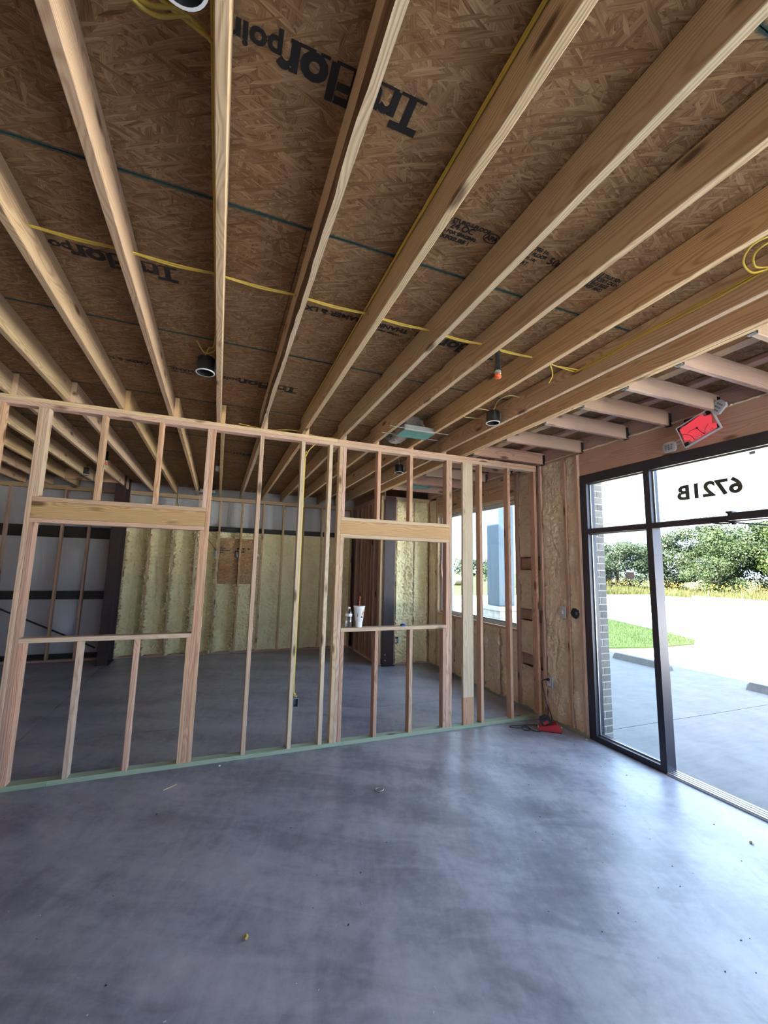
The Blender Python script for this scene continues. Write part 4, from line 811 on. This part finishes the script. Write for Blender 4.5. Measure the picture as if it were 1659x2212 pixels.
# ---------------------------------------------------------------- litter on the floor
MB().box((-0.055, -0.003, 0), (0.055, 0.003, 0.004)).xf(Matrix.Translation((-0.223, 3.886, 0)) @ Matrix.Rotation(0.62, 4, 'Z')).make('wood_sliver', M['pale'], None, (-0.223, 3.886, 0), label='thin pale wood sliver on the floor before the left opening', cat='wood scrap')
m = MB().tube([(1.318 + 0.034 * math.cos(a), 3.311 + 0.024 * math.sin(a), 0.005) for a in [i * math.pi / 6 for i in range(12)]], 0.004, 6).tube([(1.30, 3.311, 0.006), (1.335, 3.312, 0.008)], 0.004, 6); m.make('metal_clip', M['galv'], None, (1.318, 3.311, 0), label='grey ring shaped metal clip on the floor', cat='clip')
m = MB().lathe([(0.009, 0), (0.011, 0.004), (0.006, 0.020)], (0, 0, 0), 8).xf(Matrix.Translation((0.248, 2.284, 0.009)) @ Matrix.Rotation(1.3, 4, 'X') @ Matrix.Rotation(0.6, 4, 'Z')); m.make('wire_nut', M['brass'], None, (0.248, 2.284, 0), label='small yellow wire nut lying on the floor', cat='wire nut')
def crumb(x, y, s, label, mat='foam', name='foam_crumb'):
    bm = bmesh.new(); bmesh.ops.create_icosphere(bm, subdivisions=2, radius=s)
    for v_ in bm.verts: v_.co *= 1 + 0.35 * noise.noise(v_.co * 60 + Vector((x, y, 0))); v_.co.z = max(v_.co.z * 0.7, -s * 0.45)
    me = bpy.data.meshes.new(name); bm.to_mesh(me); bm.free(); me.materials.append(M[mat]); o = bpy.data.objects.new(name, me); o.location = (x, y, s * 0.45); finish(o, None, label, 'foam scrap' if mat == 'foam' else 'pebble')
crumb(3.40, 1.892, 0.012, 'pale crumb on the floor before the doorway'); crumb(3.73, 3.88, 0.014, 'pale foam crumb beside the red charger'); crumb(3.742, 3.54, 0.009, 'pale foam crumb at the foot of the storefront frame'); crumb(0.14, 4.136, 0.010, 'white crumb against the partition sole plate', 'label', 'plaster_crumb')
m = MB()
for i in range(260):
    x = R_.uniform(-2.2, 3.6); y = R_.uniform(1.0, 4.15); s = R_.uniform(0.0007, 0.0022); a = R_.uniform(0, 6.28); q = len(m.v); L = s * R_.uniform(1, 3.0)
    m.box((-L, -s, 0), (L, s, s), 0 if x < 1.6 and R_.random() < 0.8 else 1); mt = Matrix.Translation((x, y, 0.0003)) @ Matrix.Rotation(a, 4, 'Z'); m.xf(mt, q)
m.make('floor_grit', [M['device'], M['ink']], None, label='scattered sawdust and grit specks over the concrete floor', cat='grit', kind='stuff')
MB().box((-0.012, -0.003, 0), (0.012, 0.003, 0.95)).xf(Matrix.Translation((3.86, 6.70, 0.97)) @ Matrix.Rotation(-0.16, 4, 'X')).make('trim_strip', M['wall_wood'], None, (3.86, 6.70, 0.97), label='thin wood strip leaning in the far corner of the window', cat='wood scrap')

# ---------------------------------------------------------------- outside
gd = setting('ground', 'open ground, parking pavement and fields outside the building')
MB().box((-60, -120, -0.9), (400, 300, -0.42)).make('field', M['field'], gd)
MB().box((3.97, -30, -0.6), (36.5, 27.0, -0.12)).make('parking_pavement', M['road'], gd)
MB().box((XL - 5, -30, -0.6), (3.97, -4.2, -0.12)).make('parking_pavement', M['road'], gd)  # unseen sunlit strip, added to bounce light in through the front opening
yj = [-14, -7, -1.6, 3.72, 8.2, 14]
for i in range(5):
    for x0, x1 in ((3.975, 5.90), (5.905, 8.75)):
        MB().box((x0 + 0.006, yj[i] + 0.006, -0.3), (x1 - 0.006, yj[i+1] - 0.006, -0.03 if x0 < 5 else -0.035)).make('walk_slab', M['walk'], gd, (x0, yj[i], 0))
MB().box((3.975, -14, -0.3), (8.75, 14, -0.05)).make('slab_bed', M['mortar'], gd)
# lawn island
isl = []; 
for i in range(40):
    a = 2 * math.pi * i / 40; isl.append((12.3 + 0.95 * math.cos(a) + (0.9 if math.sin(a) > 0 else 0) * math.sin(a), 13.0 + 5.15 * math.sin(a), 0))
isl = [(10.6, 9.0), (11.2, 8.2), (12.2, 7.75), (13.1, 8.1), (13.7, 9.4), (14.6, 12), (15.0, 16), (13.2, 16), (11.4, 13), (10.5, 10.6)]
isl = [(9.0, 7.9), (10.6, 7.62), (12.1, 7.70), (12.8, 8.1), (13.4, 9.2), (14.0, 10.6), (15.2, 13.5), (13.5, 15), (11, 13.5), (8.6, 10.2)]
lawn = empty('grass_island', (11.5, 10.3, -0.12), 'low grass island beyond the wheel stops in the parking lot', 'lawn')
plate('turf', [(x, y, -0.12) for x, y in isl], 0.04, M['grass'], lawn, (0, 0, 1))
m = MB()
def inside(x, y, P):
    c = False; j = len(P) - 1
    for i in range(len(P)):
        if (P[i][1] > y) != (P[j][1] > y) and x < (P[j][0]-P[i][0])*(y-P[i][1])/(P[j][1]-P[i][1]) + P[i][0]: c = not c
        j = i
    return c
def blade(m, x, y, z, h, w_, mi=0, lean=0.3):
    a = R_.uniform(0, 6.28); dx, dy = math.cos(a)*w_/2, math.sin(a)*w_/2; lx, ly = R_.uniform(-lean, lean)*h, R_.uniform(-lean, lean)*h; n = len(m.v)
    m.v += [(x-dx, y-dy, z), (x+dx, y+dy, z), (x+lx, y+ly, z+h)]; m.f.append((n, n+1, n+2)); m.m.append(mi)
cnt = 0
while cnt < 9000:
    x, y = R_.uniform(8.5, 15.3), R_.uniform(7.5, 15)
    if inside(x, y, isl): blade(m, x, y, -0.082, R_.uniform(0.03, 0.07), 0.012); cnt += 1
m.make('grass_blades', M['grass'], lawn, (11.5, 10.3, -0.12), kind='stuff')
# wheel stops
def stop(x, y0, y1, label):
    r = empty('wheel_stop', (x, (y0+y1)/2, -0.035), label, 'wheel stop'); m = MB(); pr = [(-0.085, -0.034), (0.085, -0.034), (0.06, 0.085), (-0.06, 0.085)]
    for y, k in ((y0, 1), (y0 + 0.05, 1), (y1 - 0.05, 1), (y1, 1)):
        zz = 0.085 if y in (y0 + 0.05, y1 - 0.05) else 0.04
        for px, pz in pr: m.v.append((x + px * (1 if pz < 0 or zz > 0.05 else 0.8), y, -0.034 if pz < 0 else zz))
    for j in range(3):
        for i in range(4): m.f.append((j*4 + i, j*4 + (i+1) % 4, j*4 + 4 + (i+1) % 4, j*4 + 4 + i))
    m.f += [(3, 2, 1, 0), (12, 13, 14, 15)]; m.m = [0] * len(m.f); m.make('stop_block', M['stop'], r, (x, (y0+y1)/2, -0.035))
    for y in (y0 + 0.3, y1 - 0.3): MB().lathe([(0.012, 0.084), (0.012, 0.09)], (x, y, 0), 8).make('anchor_pin', M['hanger'], r, (x, y, 0.085))
stop(8.0, 5.55, 6.72, 'grey concrete wheel stop seen through the sidelight and doorway'); stop(8.0, 2.5, 4.30, 'grey concrete wheel stop cut by the right edge of the photo')
# brick jamb beside the storefront
bp = setting('wall_brick', 'grey brick return wall just outside the sidelight glass')
MB().box((3.958, 3.5515, -0.06), (4.139, 4.66, 2.995)).make('mortar_core', M['mortar'], bp, (4.05, 4.1, -0.05))
course = 0.0762; n = 40
bmesh_cache = {}
def brick(x0, x1, y0, y1, z0, z1):
    key = (round(x1-x0, 4), round(y1-y0, 4)); 
    if key not in bmesh_cache:
        m = MB(); a, b, c = (x1-x0)/2, (y1-y0)/2, (z1-z0)/2; e = 0.003
        m.v = [(sx*(a-e if k != 0 else a), sy*(b-e if k != 1 else b), sz*(c-e if k != 2 else c)) for k in range(3) for sx in (-1, 1) for sy in (-1, 1) for sz in (-1, 1)]
        bm = bmesh.new(); [bm.verts.new(p) for p in m.v]; bmesh.ops.convex_hull(bm, input=bm.verts); me = bpy.data.meshes.new('brick'); bm.to_mesh(me); bm.free(); me.materials.append(M['brick']); bmesh_cache[key] = me
    o = bpy.data.objects.new('brick', bmesh_cache[key]); o.location = ((x0+x1)/2 + R_.uniform(-.0015, .0015), (y0+y1)/2 + R_.uniform(-.0015, .0015), (z0+z1)/2); finish(o, bp)
for k in range(n):
    z0 = -0.05 + k * course; z1 = z0 + 0.066
    if k % 2 == 0: brick(3.952, 4.142, 3.548, 3.640, z0, z1)
    else: brick(4.050, 4.142, 3.548, 3.738, z0, z1); brick(3.952, 4.040, 3.548, 3.640, z0, z1)
    y = 3.650 if k % 2 == 0 else 3.748
    while y < 4.62:
        y1 = min(y + 0.190, 4.66); brick(4.050, 4.142, y, y1, z0, z1); y = y1 + 0.010
# porch column on stone pedestal
pc = empty('porch_column', (6.5, 8.55, -0.04), 'blue grey clad column on a stone pedestal outside the far window', 'column')
PX, PY = 6.6, 8.70
for i, (a, b, c, d) in enumerate(((PX - 0.24, PY - 0.24, PX + 0.10, PY + 0.24), (PX + 0.10, PY - 0.20, PX + 0.24, PY + 0.20))): MB().box((a, b, 0.9), (c, d, 4.6)).make('metal_shaft', M['cladding'], pc, (PX, PY, 0.9))
MB().box((PX - 0.32, PY - 0.36, -0.04), (PX + 0.40, PY + 0.36, 0.80)).make('pedestal_core', M['mortar'], pc, (PX, PY, 0))
MB().box((PX - 0.38, PY - 0.42, 0.80), (PX + 0.46, PY + 0.42, 0.89)).make('pedestal_cap', M['stone'], pc, (PX, PY, 0.85))
for k in range(5):
    for j in range(2):
        z0 = -0.03 + k * 0.165; off = 0.0 if k % 2 else -0.12; y0 = PY - 0.365 + (0 if j == 0 else 0.365 + off); y1 = PY + 0.365 if j else PY + off - 0.008
        MB().box((PX - 0.335, y0, z0), (PX - 0.318, y1, z0 + 0.155)).make('stone_block', M['stone'], pc, (PX - 0.33, y0, z0)); x0 = PX - 0.335 + (0 if j == 0 else 0.36 + off); x1 = PX + 0.405 if j else PX + off + 0.015
        MB().box((x0, PY - 0.375, z0), (x1, PY - 0.358, z0 + 0.155)).make('stone_block', M['stone'], pc, (x0, PY - 0.36, z0))
sgn = empty('striped_barrier', (11.0, 15.6, -0.12), 'small green striped board standing outside the far window', 'barrier'); MB().box((10.95, 14.95, -0.1), (11.0, 15.25, 1.0)).make('board_panel', M['label'], sgn, (11, 15.1, 0))
for k in range(3): MB().box((10.94, 14.97 + k * 0.1, 0.0), (10.949, 15.02 + k * 0.1, 0.98)).make('green_stripe', M['leaf_b'], sgn, (11, 15 + k * 0.1, 0))
hb_ = MB().lathe([(0.60, -0.6), (0.66, -0.5), (0.66, 0.5), (0.60, 0.6)], (0, 0, 0), 24, axis='x'); hb_.v = [(x + 31.5, y + 51.5, z + 0.24) for x, y, z in hb_.v]; hay = hb_.make('hay_bale', M['hay'], None, (31.5, 51.5, 0.24), smooth=False, label='round hay bale in the field seen through the far window', cat='hay bale')
MB().lathe([(0.671, -0.25), (0.671, -0.2)], (31.5, 51.5, 0.24), 24, axis='x', cap=False).make('binding_twine', M['fence'], hay, (31.5, 51.5, 0.24))
# meadow
md = empty('meadow', (45, 28, -0.42), 'tall grass meadow with yellow flowers in front of the trees', 'meadow'); m = MB(); m2 = MB()
for i in range(26000):
    t = R_.random(); x = 37.1 + 16 * t ** 1.3; y = R_.uniform(5, 46)
    h = R_.uniform(0.35, 0.8) + 0.35 * max(0, noise.noise((x * 0.2, y * 0.2, 0))); blade(m, x, y, -0.42, h, 0.10, 0, 0.35)
    if i % 9 == 0 and noise.noise((x * 0.25, y * 0.25, 5)) > -0.25:
        z = -0.42 + h + 0.28 + R_.uniform(0, 0.45); s = 0.032; n_ = len(m2.v); a = R_.uniform(0, 6.3)
        m2.v += [(x - s*math.cos(a), y - s*math.sin(a), z - s), (x + s*math.cos(a), y + s*math.sin(a), z - s), (x + s*math.cos(a), y + s*math.sin(a), z + s), (x - s*math.cos(a), y - s*math.sin(a), z + s)]; m2.f.append((n_, n_+1, n_+2, n_+3)); m2.m.append(0)
        blade(m, x, y, -0.42, h + 0.3, 0.03, 0, 0.02)
m.make('tall_grass', M['meadow'], md, (45, 28, -0.42), kind='stuff'); m2.make('yellow_flowers', M['flower'], md, (45, 28, -0.42), kind='stuff')
sf = empty('silt_fence', (36.7, 18, -0.12), 'low pale silt fence with dark stakes along the parking edge', 'fence')
MB().box((36.65, 12.5, -0.4), (36.68, 23.2, 0.05)).make('fabric', M['fence'], sf, (36.7, 18, 0))
for y in (12.6, 15.0, 17.3, 19.6, 21.9): MB().box((36.6, y - 0.025, -0.4), (36.65, y + 0.025, 0.55)).make('stake', M['trunk'], sf, (36.6, y, 0))
# trees
def tree(name, x, y, h, r, mat, label, seed, nleaf=15000, group=None, base=-0.42, low=0.04, size=0.25):
    rr = random.Random(seed); T_ = empty(name, (x, y, base), label, 'tree', group)
    m = MB(); blobs = []
    for i in range(26):
        a = rr.uniform(0, 6.28); q = rr.random() ** 0.6; hz = rr.uniform(low, 0.86); env = math.sin(min(1, max(0.08, (hz - low * 0.4) / 0.95)) * math.pi) ** 0.55
        br = r * rr.uniform(0.22, 0.38); blobs.append((Vector((x + math.cos(a) * q * (r * env - br * 0.5), y + math.sin(a) * q * (r * env - br * 0.5), base + h * hz)), br))
    blobs.append((Vector((x, y, base + h * 0.62)), r * 0.62))
    for i in range(nleaf):
        c, br = blobs[rr.randrange(len(blobs))]; d = Vector((rr.gauss(0, 1), rr.gauss(0, 1), rr.gauss(0, 1))).normalized(); p = c + Vector((d.x, d.y, d.z * 0.8)) * br * (0.55 + 0.5 * rr.random())
        if p.z < base + 0.15: continue
        s = size * rr.uniform(0.5, 1.1); nrm = (d + Vector((rr.uniform(-.7, .7), rr.uniform(-.7, .7), rr.uniform(-.3, .9)))).normalized(); u = nrm.orthogonal().normalized(); u = (u * math.cos(i) + nrm.cross(u) * math.sin(i)); v_ = nrm.cross(u); n_ = len(m.v)
        m.v += [tuple(p - u*s*0.5), tuple(p + v_*s*0.32), tuple(p + u*s*0.5), tuple(p - v_*s*0.32)]; m.f.append((n_, n_+1, n_+2, n_+3)); m.m.append(0)
    m.make('foliage', mat, T_, (x, y, base + h * 0.6), kind='stuff')
    tr = MB().lathe([(0.035 * h, base), (0.024 * h, base + h * 0.25), (0.015 * h, base + h * 0.6)], (x, y, 0), 8)
    for c, br in blobs[:9]: tr.tube([(x, y, base + h * rr.uniform(0.15, 0.4)), tuple((Vector((x, y, base + h * 0.35)) + c) / 2 + Vector((0, 0, -0.2))), tuple(c)], 0.008 * h, 5, 0, 2)
    tr.make('trunk', M['trunk'], T_, (x, y, base))
tree('oak_tree', 44.5, 36.5, 6.4, 3.9, M['leaf_c'], 'rounded hazy green tree seen through the sidelight', 1)
tree('oak_tree', 50.5, 35.0, 8.2, 4.2, M['leaf_c'], 'tall pale green tree just left of the storefront mullion', 2)
tree('oak_tree', 51.5, 29.6, 9.1, 5.2, M['leaf_a'], 'broad dark green tree right of the storefront mullion', 3, 24000)
tree('oak_tree', 53.0, 25.2, 8.6, 4.6, M['leaf_a'], 'tall domed tree in the middle of the doorway view', 4, 20000)
tree('oak_tree', 47.0, 27.2, 4.2, 2.9, M['leaf_a'], 'low bushy tree standing before the domed tree', 5, 8000)
tree('oak_tree', 62.0, 25.0, 9.4, 4.6, M['leaf_c'], 'distant tree showing behind the gap at right', 6, 8000)
tree('oak_tree', 44.0, 18.6, 6.9, 3.9, M['leaf_b'], 'bright green tree cut by the right edge of the photo', 7, 17000)
tree('oak_tree', 47.5, 12.0, 8.5, 5.0, M['leaf_b'], 'large bright green tree beyond the right edge', 8, 6000)
tree('oak_tree', 40.5, 42.5, 5.4, 3.6, M['leaf_c'], 'small hazy tree hidden by the brick return', 9, 6000)
tree('field_tree', 34.8, 47.0, 3.9, 2.1, M['leaf_c'], 'small tree left of the porch column outside the far window', 10, 3000)
for i, (x, y, q) in enumerate(((75, 134, 'second from the left'), (84, 130, 'second from the right'), (93, 128, 'rightmost'), (66, 140, 'leftmost'))): tree('field_tree', x, y, 6.5, 6.5, M['leaf_c'], 'hazy distant tree on the field horizon, %s of four' % q, 20 + i, 1500, 'distant trees beyond the field', low=0.05, size=0.9)
